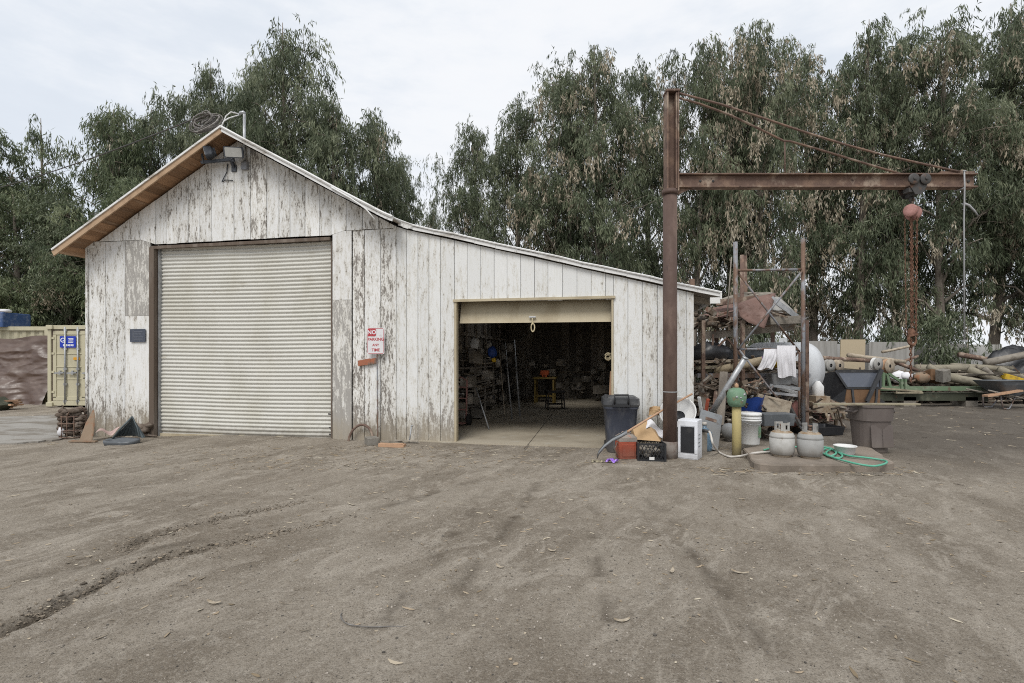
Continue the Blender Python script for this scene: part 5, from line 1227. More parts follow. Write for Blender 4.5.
a = A(745.5, 357.5, 8.6); c = A(712, 412, 9.0); q = MB(); q.tube([c, c+(a-c)*.3, a], [.055,.05,.046], 12); q.tube([a+(c-a)*.02, a+(c-a)*-.005], .05, 12)
single('leaning_pipe', q, MT['galv'], 'thick grey pipe leaning diagonally behind the mint green cap', 'pipe', c, fr='w')
a = A(703, 395, 9.2); c = gg(714, 440); c.y = 9.3
# bucket, slab, gas tanks
ZS = .10
sl_ = MB(); cs_ = [gp(757.5, 464.5, ZS), gp(897, 464.5, ZS), gp(868, 446, ZS), gp(741, 446.5, ZS)]
pts = []
for a, b in zip(cs_, cs_[1:]+cs_[:1]):
    for k in range(8): t = k/8; r_ = U3(-.03,.03); ck = .10 if k == 0 else 0; q_ = Vector((a.x+(b.x-a.x)*t+r_, a.y+(b.y-a.y)*t+U3(-.025,.025), 0)); m_ = Vector((4.15, 8.1, 0)); q_ += (m_-q_).normalized()*ck; pts.append(q_)
cc = sum((p for p in pts), Vector())/len(pts)
rings = [[Vector((p.x,p.y,-.15)) for p in pts], [Vector((p.x,p.y,ZS-.02)) for p in pts], [cc+(p-cc)*.985+Vector((0,0,ZS)) for p in pts]]
sl_.loft(rings, True, True); part(None, 'concrete_slab', sl_, MT['slab'], kind='structure')
def on(px, py, z=ZS): p = gp(px, py, z); p.z = z; return p
p = on(750, 444); b = thing('white_bucket', 'tall white plastic bucket with ribbed rim behind the yellow post', 'bucket', p)
q = MB(); q.lathe([(.145,0),(.15,.02),(.168,.40),(.178,.40),(.178,.415),(.169,.415),(.170,.44),(.180,.44),(.180,.455),(.171,.455),(.172,.485),(.183,.485),(.183,.52),(.17,.53),(.0,.53)], seg=32); part(b, 'body', q, MT['white_plastic'])
q = MB(); q.tube([(.18*math.cos(t), -.18*abs(math.sin(t))*1.02, .44-.10*math.sin(t)) for t in np.linspace(0, math.pi, 14)], .005, 5); part(b, 'handle', q, MT['galv'])
q = MB(); q.box((.10,-.135,.22),(.05,.02,.18),(0,0,R(37))); part(b, 'label', q, MT['green_cap'])
def gas(px, py, m, label, rz, cut=0):
    p = on(px, py); push(p, .17); b = thing('gas_tank', label, 'gas tank', p, (0,0,rz), group='grey gas tanks on the slab')
    q = MB(); q.lathe([(.14,.03),(.155,.04),(.172,.10),(.172,.27),(.166,.275),(.166,.28),(.172,.285),(.168,.31),(.145,.355)], seg=32, cap1=False); part(b, 'body', q, MT[m])
    q = MB(); q.lathe([(.1455,.3545),(.10,.385),(.05,.395),(0,.397)], seg=32, cap0=False); part(b, 'shoulder', q, MT['rusty_shoulder'])
    q = MB(); q.lathe([(.125,0),(.128,.002),(.128,.05),(.122,.05)], seg=28, cap0=False, cap1=False); part(b, 'foot_ring', q, MT['rusty_shoulder'])
    q = MB()
    for a0, a1 in ((20, 160), (200, 340)):
        for z0, z1, s0, s1 in ((.375,.405,a0,a1), (.47,.50,a0,a1)):
            ring = []
            for a in np.linspace(R(s0), R(s1), 12): ring.append([Vector((r_*math.cos(a), r_*math.sin(a), z)) for r_, z in ((.098,z0),(.104,z0),(.104,z1),(.098,z1))])
            q.loft(ring, True, True)
        for s0, s1 in ((a0, a0+34), (a0+53, a0+87), (a1-34, a1)):
            ring = []
            for a in np.linspace(R(s0), R(s1), 5): ring.append([Vector((r_*math.cos(a), r_*math.sin(a), z)) for r_, z in ((.0985,.40),(.1035,.40),(.1035,.475),(.0985,.475))])
            q.loft(ring, True, True)
    part(b, 'collar', q, MT[m])
    q = MB(); q.tube([(0,0,.39),(0,0,.45)], .022, 10); q.tube([(0,0,.43),(.06,0,.43)], .014, 8); q.lathe([(.03,.45),(.034,.46),(.03,.475),(0,.476)], seg=10); part(b, 'valve', q, MT['rust'])
gas(782, 458.2, 'propane', 'pale grey gas tank with rust on its shoulder, left of the pair', R(35))
gas(810, 460, 'propane2', 'duller grey banded gas tank, right of the pair on the slab', R(60))
p = on(845, 455.5); push(p, .13); b = thing('white_basin', 'small white plastic basin on the slab before the brown bin', 'basin', p)
q = MB(); q.lathe([(.115,0),(.125,.01),(.145,.115),(.158,.118),(.158,.13),(.14,.13),(.115,.03),(.0,.025)], seg=28, cap1=False); part(b, 'bowl', q, MT['white_plastic'])
q = MB(); z = ZS+.022
pts = [(764,450),(775,448),(800,447.5),(822,447),(832,449),(836,454),(829,456),(822,452),(828,449),(838,452),(848,456),(862,458),(876,459),(886,461.5),(885,464.5),(874,466),(858,464.5),(842,461),(832,457),(826,453.5),(832,450.5),(842,455),(838,458.5),(826,456)]
P = []
for k, (x, y) in enumerate(pts):
    w_ = on(x, y, z); w_.z = z+.006*(k % 3)
    P.append(w_)
q.tube(cat(P, 8), .014, 8); single('green_hose', q, MT['hose_green'], 'mint green garden hose coiled loosely across the slab', 'hose', P[8], fr='w')
# brown bin with a plank on it
p = gg(870, 454.5); push(p, .30); b = thing('brown_bin', 'big faded brown plastic bin with a plank lying across its top', 'trash bin', p, (0,0,R(4)))
q = MB(); q.rloft([(z_,w_*.90,w_*.90,r_*1.7) for z_,w_,r_ in ((0,.50,.12),(.02,.52,.13),(.40,.575,.13),(.52,.60,.13),(.525,.635,.13),(.74,.655,.13),(.745,.68,.13),(.775,.68,.13),(.775,.63,.12),(.45,.56,.11),(.05,.48,.1))], n=6, smooth=False)
bd = part(b, 'body', q, MT['bin_brown'])
for x in (-.14, .14):
    q = MB(); q.rloft([(-.006,.20,.36,.02),(.006,.20,.36,.02)], (x*.62, -.262, .28), (R(86),0,0), n=2); part(bd, 'panel', q, MT['bin_brown'], bevel=.004)
for s in (-1, 1):
    q = MB(); q.tube([(s*.295,-.10,.70),(s*.345,-.09,.66),(s*.345,.09,.66),(s*.295,.10,.70)], .022, 8); part(b, 'handle', q, MT['bin_brown'])
t = A(815, 406.8, 8.5); e = A(918, 404.2, 8.5); e.z = t.z = p.z+.795; q = MB(); q.bar(t, e, .12, .028); single('plank', q, MT['pale_wood'], 'long pale plank lying across the brown bin', 'plank', t, fr='w')

# ------------------------------------------------------------------ scaffold and rack of junk
YF = 10.4
sc0 = thing('scaffold', 'rusted grey scaffold frame with cross braces among the junk', 'scaffold', (at(769,0,YF).x, YF, 0))
def tb(n, p, q_, r, m='galv_rust'):
    t = MB(); t.tube([p, q_], r, 9); return part(sc0, n, t, MT[m], fr='w')
for px, top, YY in ((735.5, 242, YF), (803, 239, YF)):
    a = at(px, top, YY); tb('post', (a.x, YY, -.05), a, .042)
tb('post', at(742, 255, YF+1.6)-Vector((0,0,at(742,255,YF+1.6).z+.05)), at(742, 255, YF+1.6), .045, 'rust'); 
def cp(px, py, Y=YF): return at(px, py, Y)
tb('cross_bar', cp(736,270.5), cp(802,269.5), .025); tb('cross_bar', cp(736,349), cp(798,349.5), .024)
for a, b_, y in (((737,349),(801,271),-.055), ((738,271),(801,352),.055), ((738,350),(802,431),-.055), ((801,350),(746,425),.055)):
    tb('brace', cp(*a)+Vector((0,y,0)), cp(*b_)+Vector((0,y,0)), .020)
tb('brace', cp(734,262)+Vector((-.05,0,.1)), cp(727,318), .012, 'grey_rope' if False else 'grey_wood')
tb('chain_brace', cp(799.5,352), cp(799,428), .022, 'rust')
# steel rack carrying planks behind the scaffold
YR = 11.3
rk = thing('storage_rack', 'rusty steel storage rack loaded with scrap behind the barn corner', 'rack', (at(745,0,YR).x, YR, 0))
def rpart(n, mb, m): return part(rk, n, mb, MT[m], fr='w')
xl, xr = at(690,0,YR).x, at(798,0,YR).x; z1 = at(0,372,YR).z; z2 = at(0,322,YR).z
for x in (xl+.1, (xl+xr)/2-.25, xr-.1):
    for y in (YR-.5, YR+.9):
        t = MB(); t.bar((x,y,-.05),(x,y,z2+(.0 if y < YR else .35)),.07,.07); rpart('post', t, 'rust')
for z in (z1-.06, .45):
    for y in (YR-.45, YR+.85): t = MB(); t.bar((xl,y,z),(xr,y,z),.05,.09); rpart('shelf_beam', t, 'galv_rust')
t = MB(); t.bar(at(697,326,12.4), at(746,311.5,10.9), .09, .16); t.bar(at(746,311.5,10.9), at(800,318,11.6), .07, .12); rpart('roof_beam', t, 'rust')
for a, b_ in (((712,352),(727,338)), ((727,338),(741,356)), ((713,334),(712,356))): t = MB(); t.bar(at(a[0],a[1],YR),at(b_[0],b_[1],YR),.035,.035); rpart('brace', t, 'rust')
# things on the rack, each its own
def sheet(name, label, cat_, m, poly, Y, th=.012, amp=.04):
    pts = [at(x, y, Y+dy) for x, y, dy in poly]; c = sum(pts, Vector())/len(pts); q = MB()
    # triangulated crumpled sheet
    n = len(pts); nv = []; 
    for a, b_ in zip(pts, pts[1:]+pts[:1]):
        for k in range(7): nv.append(a+(b_-a)*(k/7))
    rings = []
    for t_ in (1., .8, .6, .4, .2):
        rings.append([c+(p-c)*t_+Vector((0, amp*mnoise.noise(p*2.3+Vector((0,0,t_*3))), amp*mnoise.noise(p*1.9+Vector((5,0,t_*3))))) for p in nv])
    q.loft(rings, False, True, smooth=True); o = single(name, q, MT[m], label, cat_, c, fr='w')
    s_ = o.modifiers.new('thick', 'SOLIDIFY'); s_.thickness = th; return o
sheet('roof_sheet', 'rusty brown metal sheet drooping over the front of the rack', 'metal sheet', 'sheet_brown', [(737,304,0),(752,298,.3),(776,293,.5),(771,310,.1),(764,329,-.2),(748,322,-.2),(740,316,-.1)], 10.8)
sheet('roof_sheet', 'reddish crumpled metal sheet at the left end of the rack roof', 'metal sheet', 'sheet_brown', [(703,315,.3),(713,308,.4),(738,303,.5),(740,313,.0),(722,318,.0)], 11.3)
sheet('roof_sheet', 'flat grey metal sheet covering the right half of the rack roof', 'metal sheet', 'panel_grey', [(770,297,.3),(779,297,.6),(799,316,.4),(799,321,.2),(776,322,.0),(772,311,.0)], 11.4)
sheet('roof_sheet', 'pale green grey sheet on top of the rack roof', 'metal sheet', 'grey_wood', [(714,301,.4),(740,293,.6),(772,292,.8),(778,297,.8),(745,301,.5)], 11.6)
def beam_(name, label, cat_, m, a, b_, Ya, Yb, w_, h_, bev=0):
    p, q_ = at(a[0],a[1],Ya), at(b_[0],b_[1],Yb); q = MB(); q.bar(p, q_, w_, h_); return single(name, q, MT[m], label, cat_, p, fr='w', bevel=bev)
beam_('timber', 'grey timber sloping down the right edge of the rack roof', 'timber', 'galv', (771,298), (797,317), 11.2, 11.0, .12, .10)
beam_('timber', 'pale grey timber lying level under the right rack roof', 'timber', 'grey_wood', (768,321), (802,319.5), 11.0, 11.0, .22, .16)
beam_('timber', 'rusty red timber lying along the ridge of the rack roof', 'timber', 'rust', (716,303), (758,298), 11.5, 11.3, .12, .12)
beam_('timber', 'dark long timber under the brown drooping sheet', 'timber', 'wood_in', (700,336), (790,327), 11.6, 11.8, .2, .16)
beam_('tall_post', 'rusty red post rising behind the rack roof', 'post', 'rust', (744,300), (743.5,256), 13, 13, .12, .12)
beam_('tall_post', 'rusty stub post showing over the lean-to eave', 'post', 'rust', (692,300), (692,279), 13, 13, .10, .10)
# planks and pipes on the shelf
k = 0
for lab, m, a, b_, w_, h_ in (('grey weathered plank at the front edge of the rack shelf','grey_wood',(696,376),(742,373.5),.20,.05), ('pale split plank on the left of the rack shelf','pale_wood',(697,368),(731,366),.16,.05), ('bent pale branch lying on the left of the rack shelf','pale_wood',(706,371),(741,365),.07,.07),
    ('brown plank stacked behind the pale split plank','lumber',(697,362),(748,360),.22,.06), ('long grey plank running under the tan pipe','grey_wood',(722,374),(797,371),.22,.05), ('thin brown batten in front of the tan pipe','lumber',(741,369),(790,373),.08,.04), ('dark timber low on the rack shelf','wood_in',(740,377.5),(798,377),.1,.08)):
    beam_('plank', lab, 'plank', m, a, b_, YR-.35+.12*k, YR-.30+.12*k, w_, h_); k += 1
a, b_ = at(715,371,YR-.2), at(763,360.5,YR-.7); q = MB(); d = (b_-a)
q.lathe([(.085,0),(.085,d.length),(.062,d.length),(.062,d.length-.25),(.0,d.length-.25)], seg=18, cap1=False); M_ = Matrix.Translation(a) @ d.to_track_quat('Z','Y').to_matrix().to_4x4(); q.v = [M_ @ Vector(v) for v in q.v]
single('tan_pipe', q, MT['pipe_tan'], 'hollow tan pipe end pointing forward on the rack shelf', 'pipe', a, fr='w')
p = at(712, 353, YR+.2); q = MB(); q.blob((0,0,0), .34, 1.3,.8,.75,.5,2.2,3); single('black_bundle', q, MT['tarp_black'], 'dark black bundle stuffed on the rack beside the barn corner', 'bundle', p)
p = at(752, 356, YR+.5); q = MB(); q.blob((0,0,0), .34, 1.9,.8,.6,.4,2,5); single('grey_sack', q, MT['barrow_grey'], 'dark grey sack on the rack behind the tan pipe', 'sack', p)
# clothes on the lower cross bar
def cloth(name, label, m, x0, x1, ytop, ybot, dy, slant=0):
    q = MB()
    def fn(u, v):
        wv_ = .035*math.sin(u*11+v*2)+.02*math.sin(u*23-v*3)
        px = x0+(x1-x0)*u+slant*v*v; t = v
        p = at(px, ytop+(ybot-ytop)*t+1.2*math.sin(u*7)*v, YF-.04-dy-abs(wv_)*min(1, v*2)-.05*math.sin(min(v*4,1.57)))
        return p
    q.grid(fn, 26, 14); return single(name, q, MT[m], label, 'cloth', at(x0,ytop,YF), fr='w')
cloth('towel', 'white towel hanging over the scaffold cross bar', 'white_cloth', 777, 795.5, 345.5, 377, .02, 1)
cloth('shirt', 'greyish white shirt bunched left of the hanging towel', 'white_cloth', 764, 779, 349, 369, .0, -7)
p = at(766, 361, YF+.2); q = MB(); q.blob((0,0,0), .12, 1.2,.6,.9,.4,2.4,2); single('purple_cloth', q, MT['purple_cloth'], 'small purple cloth beside the end of the tan pipe', 'cloth', p)
p = at(776.5, 363, YF+.25); q = MB(); q.blob((0,0,0), .09, 1.2,.8,1.2,.3,2.4,7); single('yellow_rag', q, MT['yellow'], 'small yellow rag between the shirt and the towel', 'rag', p)
p = at(779, 378, YF+.15); q = MB(); q.rloft([(-.12,.36,.3,.05),(-.02,.40,.34,.06),(.08,.42,.36,.06),(.08,.38,.32,.05),(-.1,.32,.26,.04)],n=4); single('grey_tub', q, MT['grey_box'], 'pale grey metal tub under the hanging towel', 'tub', p)
# under the rack
def solid(name, label, cat_, m, px, py, Y, levels, rot=(0,0,0), bev=.006, n=3):
    p = at(px, py, Y); q = MB(); q.rloft(levels, n=n); return single(name, q, MT[m], label, cat_, p, rot, bevel=bev)
q = MB(); p = at(751, 405, 9.9); q.grid(lambda u,v: Vector((.62*(u-.5), .1*math.sin(u*7)+.12*v, .36*(.5-v)+.05*math.sin(u*5+2)+.03*math.sin(u*13+v*6))), 16, 10); single('blue_tarp', q, MT['blue_plastic'], 'bright blue tarp bundled behind the white bucket', 'tarp', p)
solid('wooden_crate', 'brown wooden crate tipped under the rack right of the blue tarp', 'crate', 'lumber', 769, 412, 10.1, [(0,.62,.3,.01),(.30,.62,.3,.01),(.30,.57,.25,.01),(.03,.57,.25,.01)], (0,R(14),R(-10)))
q = MB(); p = at(775, 425, 9.6); q.rloft([(0,.56,.30,.02),(.22,.60,.34,.02)],n=2); single('grey_crate', q, MT['barrow_grey'], 'blue grey metal box on the ground behind the gas tanks', 'box', p, (0,0,R(3)), bevel=.008)
solid('white_can', 'battered white can hanging under the rack shelf', 'can', 'white_plastic', 754, 398, 10.6, [(0,.22,.2,.05),(.26,.2,.18,.05),(.30,.12,.1,.04)], (R(10),R(-14),0))
beam_('white_board', 'long white board lying under the rack right of the brace', 'board', 'white_enamel', (766,392), (801,396), 10.6, 10.5, .12, .05)
beam_('white_board', 'dull white broken board just above the long white board', 'board', 'white_plastic', (780,388), (800,394), 10.9, 10.7, .14, .06)
p = at(729, 431, 9.6); q = MB(); q.blob((0,0,0), .15, 1,1,1,.1,1.5,4); single('grey_ball', q, MT['grey_box'], 'round grey ball float behind the yellow post', 'float', p)
for kk, (a, b_, w_, h_, m, lab) in enumerate((((716,392),(712,432),.06,.06,'rust','rusty bar standing behind the leaning cabinet door'), ((724,372),(720,425),.14,.05,'wood_in','dark upright plank under the left of the rack'), ((700,384),(708,420),.10,.04,'wood_in','dark leaning board nearest the barn corner'),
      ((716,420),(736,440),.05,.04,'rust','thin rusty bar lying slanted left of the grey ball'), ((722,428),(733,446),.04,.04,'lumber','brown stick lying slanted under the grey ball'), ((770,385),(800,389),.06,.06,'galv','grey tube under the tub beneath the towel'), ((783,395),(800,425),.07,.05,'dark_steel','dark bar leaning against the right scaffold post'), ((745,390),(762,430),.05,.05,'grey_wood','grey stick leaning behind the white bucket'))):
    beam_('scrap_bar', lab, 'bar', m, a, b_, 10.0+.1*kk, 9.7+.1*kk, w_, h_)
for kk, (px, py, m, lab) in enumerate(((702,407,'white_plastic','white stick end poking up beside the barn corner'), ((705),409,'red_box','red topped stick poking up beside the barn corner'))):
    a = at(px, py+8, 9.1); b_ = at(px+(-3 if kk == 0 else 3), py-10, 9.0); q = MB(); q.bar(a, b_, .05, .03); q.bar(a, a-Vector((0,0,.4)), .04, .03); single('broken_stick', q, MT[m], lab, 'stick', a, fr='w')
p = at(793, 414, 10.6); q = MB(); q.blob((0,0,0), .16, .8,.6,1.7,.4,2.5,8); single('pink_sack', q, MT['dusty_red'], 'dull pink sack standing by the scaffold foot', 'sack', p)
# loose debris nobody could count
def debris(name, label, seed, n, fx, fy, fz, smax, mats):
    r_ = random.Random(seed); q = MB()
    for k in range(n):
        x, y = fx(r_), fy(r_); z = fz(r_)
        t = r_.random(); s = smax*r_.uniform(.3, 1)
        if t < .78:
            d = Vector((r_.uniform(-1,1), r_.uniform(-.6,.6), r_.uniform(-.35,.35))).normalized()*s*1.6; q.bar(Vector((x,y,z))-d/2, Vector((x,y,z))+d/2, r_.uniform(.015,.06), r_.uniform(.01,.04), tint=r_.random())
        elif t < .90: q.box((x,y,z),(s*.5,s*.4,s*.3),(r_.uniform(-.5,.5),r_.uniform(-.5,.5),r_.uniform(0,3)),tint=r_.random())
        else: q.blob((x,y,z), s*.2, 1.2,1,.8,.5,2.4,k,1,False,tint=r_.random()*.7)
    o = single(name, q, mats, label, 'debris', (fx(random.Random(1)), fy(random.Random(1)), 0), fr='w', kind='stuff')
MT['old_boards'] = mat('old_weathered_boards', (.20,.175,.14), [((.11,.09,.07), 4, .45, .66), ((.30,.275,.23), 9, .56, .7)], rough=.9, bump=.25, tamt=.7)
MT['debris'] = mat('mixed_scrap', (.15,.115,.085), [((.30,.27,.23), 5, .5, .62), ((.12,.06,.04), 7, .55, .66), ((.05,.05,.055), 6, .6, .7)], rough=.85, bump=.2, tamt=.8)
XR = lambda a, b, Y: (lambda r_: r_.uniform(at(a,0,Y).x, at(b,0,Y).x))
debris('scrap_debris', 'mixed scrap and broken wood heaped on and under the rack', 3, 620, XR(694, 796, 11.2), lambda r_: r_.uniform(10.75, 12.4), lambda r_: r_.choice((r_.uniform(.02,.35), r_.uniform(.02,1.0), z1+r_.uniform(.0,.25))), .42, MT['debris'])
debris('scrap_debris', 'mixed scrap lying on the rack roof under the sheets', 4, 130, XR(702, 795, 11.4), lambda r_: r_.uniform(11, 12.2), lambda r_: z2+r_.uniform(-.1,.22), .45, MT['debris'])

debris('scrap_debris', 'thin rods, laths and broken pieces tangled at the front foot of the rack', 13, 330, XR(696, 762, 10.4), lambda r_: r_.uniform(10.0, 10.75), lambda r_: r_.uniform(.02,1.05)**1.3, .45, MT['debris'])
debris('scrap_debris', 'rusty rods and small scrap lying right of the scaffold below the tank', 14, 170, XR(772, 834, 11.4), lambda r_: r_.uniform(10.7, 12.6), lambda r_: r_.uniform(.02,.62), .40, MT['debris'])
# ------------------------------------------------------------------ white tank and yard beyond
YT = 11.9; p = at(786, 369, YT); rT = 27.5/520*YT*.97
tk = thing('white_tank', 'large white horizontal tank with domed end behind the scaffold', 'tank', (p.x, YT, 0), (0,0,R(-24)))
q = MB(); prof = [(0,-.95)]+[(rT*math.sin(t), -.55-.42*math.cos(t)) for t in np.linspace(.15, 1.57, 9)]+[(rT,.35)]+[(rT*math.cos(t), .35+.42*math.sin(t)) for t in np.linspace(.12, 1.5, 10)]+[(0,.77)]
q.lathe(prof, (0,0,p.z), 40, (0,R(90),0)); part(tk, 'shell', q, MT['tank_white'])
for x in (-.45,.3):
    q = MB(); q.box((x,0,(p.z-rT*.8)/2),(.12,.75,p.z-rT*.8+.1)); q.box((x,0,p.z-rT*.86),(.16,.9,.22)); part(tk, 'saddle', q, MT['galv_rust'])
p = at(818, 392, 11.2); q = MB(); q.rloft([(-.2,.2,.18,.06),(.12,.21,.19,.07),(.2,.12,.11,.05),(.24,.06,.06,.02)],n=4,smooth=True); q.v=[Vector(v) for v in q.v]
single('white_canister', q, MT['white_plastic'], 'white plastic canister beside the domed tank end', 'canister', p)
q = MB(); a, b_ = at(812,407,11.2), at(826,406,11.0); q.box((a+b_)/2, (.55,.5,.22)); q.box((a+b_)/2+Vector((0,0,.16)),(.3,.3,.14)); [q.tube([(a.x+.1+.12*k2, 10.9, a.z-.05),(a.x+.1+.12*k2, 10.8, a.z-.22)],.03,7) for k2 in range(4)]; [q.box((a.x+s_, 11.1, a.z/2-.05),(.05,.05,a.z)) for s_ in (-.1,.45)]
single('pump_engine', q, MT['rusty_shoulder'], 'small rusty pump engine on legs below the white tank', 'engine', a, fr='w')
p = at(833, 418, 11.6); q = MB(); q.rloft([(-.12,.46,.36,.05),(.20,.52,.42,.05),(.20,.46,.36,.04),(-.08,.4,.3,.04)],n=3); single('red_tub', q, MT['dusty_red'], 'dull red tub on the ground under the pump engine', 'tub', p+Vector((-.0,.5,.0)))
p = gg(818, 434); q = MB(); q.rloft([(0,.75,.5,.05),(.16,.82,.56,.06),(.16,.76,.5,.05),(.03,.68,.44,.04)],n=4); single('black_tray', q, MT['black_plastic'], 'low black plastic tray on the ground behind the gas tanks', 'tray', p, (0,0,R(10)))
# tipped dump cart
YD = 12.8; p = at(860, 0, YD); ct = thing('dump_cart', 'black dump cart tipped up showing its brown plywood bottom', 'cart', (p.x, YD, 0), (0,0,R(4)))
z0, zm_, z3 = at(0,406,YD).z, at(0,388,YD).z, at(0,371,YD).z
q = MB()
o4 = [Vector((-.60,.05,z3)), Vector((.56,.05,z3)), Vector((.50,-.02,zm_)), Vector((-.36,-.02,zm_))]      # rim plane seen from the front
bk4 = [Vector((-.60,.45,z3-.05)), Vector((.56,.45,z3-.05)), Vector((.50,.40,zm_-.25)), Vector((-.40,.4,zm_-.25))]
for i in range(4):
    q.bar(o4[i], o4[(i+1) % 4], .05, .05, up=(0,1,0))
q.prism([o4[0], o4[3], Vector((-.47,-.05,z0)), Vector((-.60,.35,z0+.05)), Vector((-.62,.55,z3-.1))], (.03,.01,0)); q.prism([o4[1], o4[2], Vector((.44,-.05,z0)), Vector((.48,.4,z0+.05)), Vector((.58,.55,z3-.1))], (.02,.01,0))
q.prism([Vector((-.62,.55,z3-.1)), Vector((.58,.55,z3-.1)), Vector((.48,.4,z0+.05)), Vector((-.60,.35,z0+.05))], (0,.03,0)); part(ct, 'tub', q, MT['tub_black'])
q = MB(); q.prism([o4[0]+Vector((.04,.0,-.03)), o4[1]+Vector((-.04,0,-.03)), o4[2]+Vector((-.02,0,.03)), o4[3]+Vector((.02,0,.03))], (0,.03,0)); part(ct, 'liner', q, MT['tub_liner'])  # reflection in the tub's inner face, painted as a blue-grey sheet
q = MB(); q.prism([o4[3]+Vector((.0,-.01,-.03)), o4[2]+Vector((0,-.01,-.03)), Vector((.44,-.10,z0)), Vector((-.47,-.10,z0))], (0,.03,0)); bt = part(ct, 'bottom', q, MT['ply_brown'])
q = MB(); q.bar(o4[3]+Vector((.12,-.03,-.03)), Vector((-.25,-.125,z0+.01)), .05,.03,up=(0,1,0)); q.bar(o4[2]+Vector((-.1,-.03,-.03)), Vector((.30,-.125,z0+.01)), .05,.03,up=(0,1,0)); part(bt, 'rib', q, MT['tub_black'])
q = MB(); q.bar(Vector((.52,-.05,z3+.04)), Vector((.04,-.17,z0+.12)), .09,.05,up=(0,1,0)); q.tube([(.02,-.17,z0+.1),(.06,-.17,z0+.02)], .05, 8); part(ct, 'handle', q, MT['tub_black'])
for x in (-.82,.66):
    q = MB(); q.lathe([(.10,-.09),(.22,-.09),(.25,-.05),(.25,.05),(.22,.09),(.10,.09)], (x,.25,.25), 22, (0,R(90),0)); w_ = part(ct, 'wheel', q, MT['rubber'])
    q = MB(); q.lathe([(0,-.06),(.10,-.085),(.10,.085),(0,.06)], (x,.25,.25), 16, (0,R(90),0)); part(w_, 'rim', q, MT['rust'])
q = MB(); q.tube([(-.8,.25,.25),(.66,.25,.25)], .03, 8); part(ct, 'axle', q, MT['dark_steel'])
# reels and wheels on the scrap behind
def reel(px, py, Y, r, m1, m2, lab, ry=20):
    p = at(px, py, Y); b = thing('cable_reel', lab, 'reel', p, (R(90),0,R(ry)))
    for s, m in ((-.05, m1), (.05, m2)):
        q = MB(); q.lathe([(.05,s-.012),(r,s-.012),(r,s+.012),(.05,s+.012)], seg=26, cap0=False, cap1=False); part(b, 'flange', q, MT[m])
    q = MB(); q.lathe([(.06,-.045),(.06,.045)], seg=14); part(b, 'core', q, MT['dark_steel'])
reel(829, 365.5, 13.8, .16, 'panel_grey', 'panel_grey', 'white flanged cable reel standing right of the tank'); reel(838, 365.5, 14.2, .16, 'lumber', 'lumber', 'brown flanged cable reel right beside the white one')
reel(876.5, 364, 14.5, .18, 'white_plastic', 'panel_grey', 'white disc reel standing above the dump cart handle'); reel(888, 366, 15.0, .2, 'peach_wood', 'lumber', 'tan reel leaning right of the white disc reel')
p = at(833.5, 381, 13.2); q = MB(); q.lathe([(0,-.03),(.16,-.03),(.18,.0),(.16,.05),(.0,.06)], (0,0,0), 20, (R(-35),R(10),0)); single('straw_hat', q, MT['pipe_tan'], 'tan round disc resting on the green board beside the dump cart', 'disc', p)
beam_('green_board', 'short green board sticking out left of the dump cart', 'board', 'green_paint', (824,386), (846,386), 13.4, 13.4, .3, .12)
# long green beam on blocks with a dark olive beam under it
YG = 16.6; b = thing('green_trailer', 'long low trailer bed with faded green rail on wooden blocks', 'trailer', (at(905,0,YG).x, YG, 0))
q = MB(); q.bar(at(826,388.5,YG-.5), at(986,388.5,YG-.5), .10, .13); q.bar(at(845,388,YG+1.0), at(975,388,YG+1.0), .10, .10); [q.bar(at(x,390,YG-.45), at(x,389,YG+.95), .10,.10) for x in (850,975)]; part(b, 'rail', q, MT['green_paint'], fr='w')
q = MB(); q.bar(at(836,396.5,YG-.3), at(984,396.5,YG-.3), .3, .24); part(b, 'sill', q, MT['olive'], fr='w')
q = MB(); q.bar(at(868,387.0,YG-.62), at(922,391.5,YG-.62), .03,.05); q.bar(at(895,392.6,YG-.6), at(922,392.6,YG-.6), .1,.05); part(b, 'plank', q, MT['pale_wood'], fr='w')
for px in (904, 965, 858):
    q = MB(); q.box(at(px,401.5,YG-.2)+Vector((0,0,-.04)), (.38,.5,.40)); part(b, 'block', q, MT['grey_wood'], fr='w')
q = MB(); [q.bar(at(x0,386.5,YG-.5), at(x1,y1,YG-.5), .07,.07) for x0,x1,y1 in ((883,884,366),(890,885,368),(908,886,372))]; q.bar(at(880,367,YG-.5), at(887,368,YG-.5), .10,.12); [q.box(at(x,384,YG-.55),(.05,.1,.32)) for x in (901,905)]; part(b, 'hitch_frame', q, MT['green_paint'], fr='w')
for kk, (px, py, Y, s, m, lab) in enumerate(((899,377,17.2,.34,'white_cloth','white plastic bag on the green trailer bed left of the hoist chain'), (907,376,17.0,.2,'white_cloth','small white bag just left of the hanging chain end'), (922,378,16.9,.28,'burlap','dull tan sack on the trailer bed right of the chain'), (916,375,17.3,.15,'white_plastic','small white bottle standing on the trailer bed'))):
    q = MB(); q.blob((0,0,0), s*.75, 1.2,.8,.8,.5,2.4,kk+20); single('bag' if kk != 3 else 'bottle', q, MT[m], lab, 'bag' if kk != 3 else 'bottle', at(px,py,Y))
p = at(943, 375.5, 16.6); q = MB(); q.rloft([(-.19,.30,.26,.01),(.19,.30,.26,.01)],n=2); single('cinder_block', q, MT['grey_block'], 'grey square block leaning among the pale poles', 'block', p, (R(8),R(-10),R(10)), bevel=.01)
p = at(934, 376, 17.0); q = MB(); q.rloft([(-.2,.42,.3,.05),(.16,.46,.34,.05),(.16,.4,.28,.04),(-.1,.36,.24,.04)],n=3); single('rusty_bin', q, MT['ply_brown'], 'small dark brown bin left of the grey square block', 'bin', p, (R(-15),R(12),0))
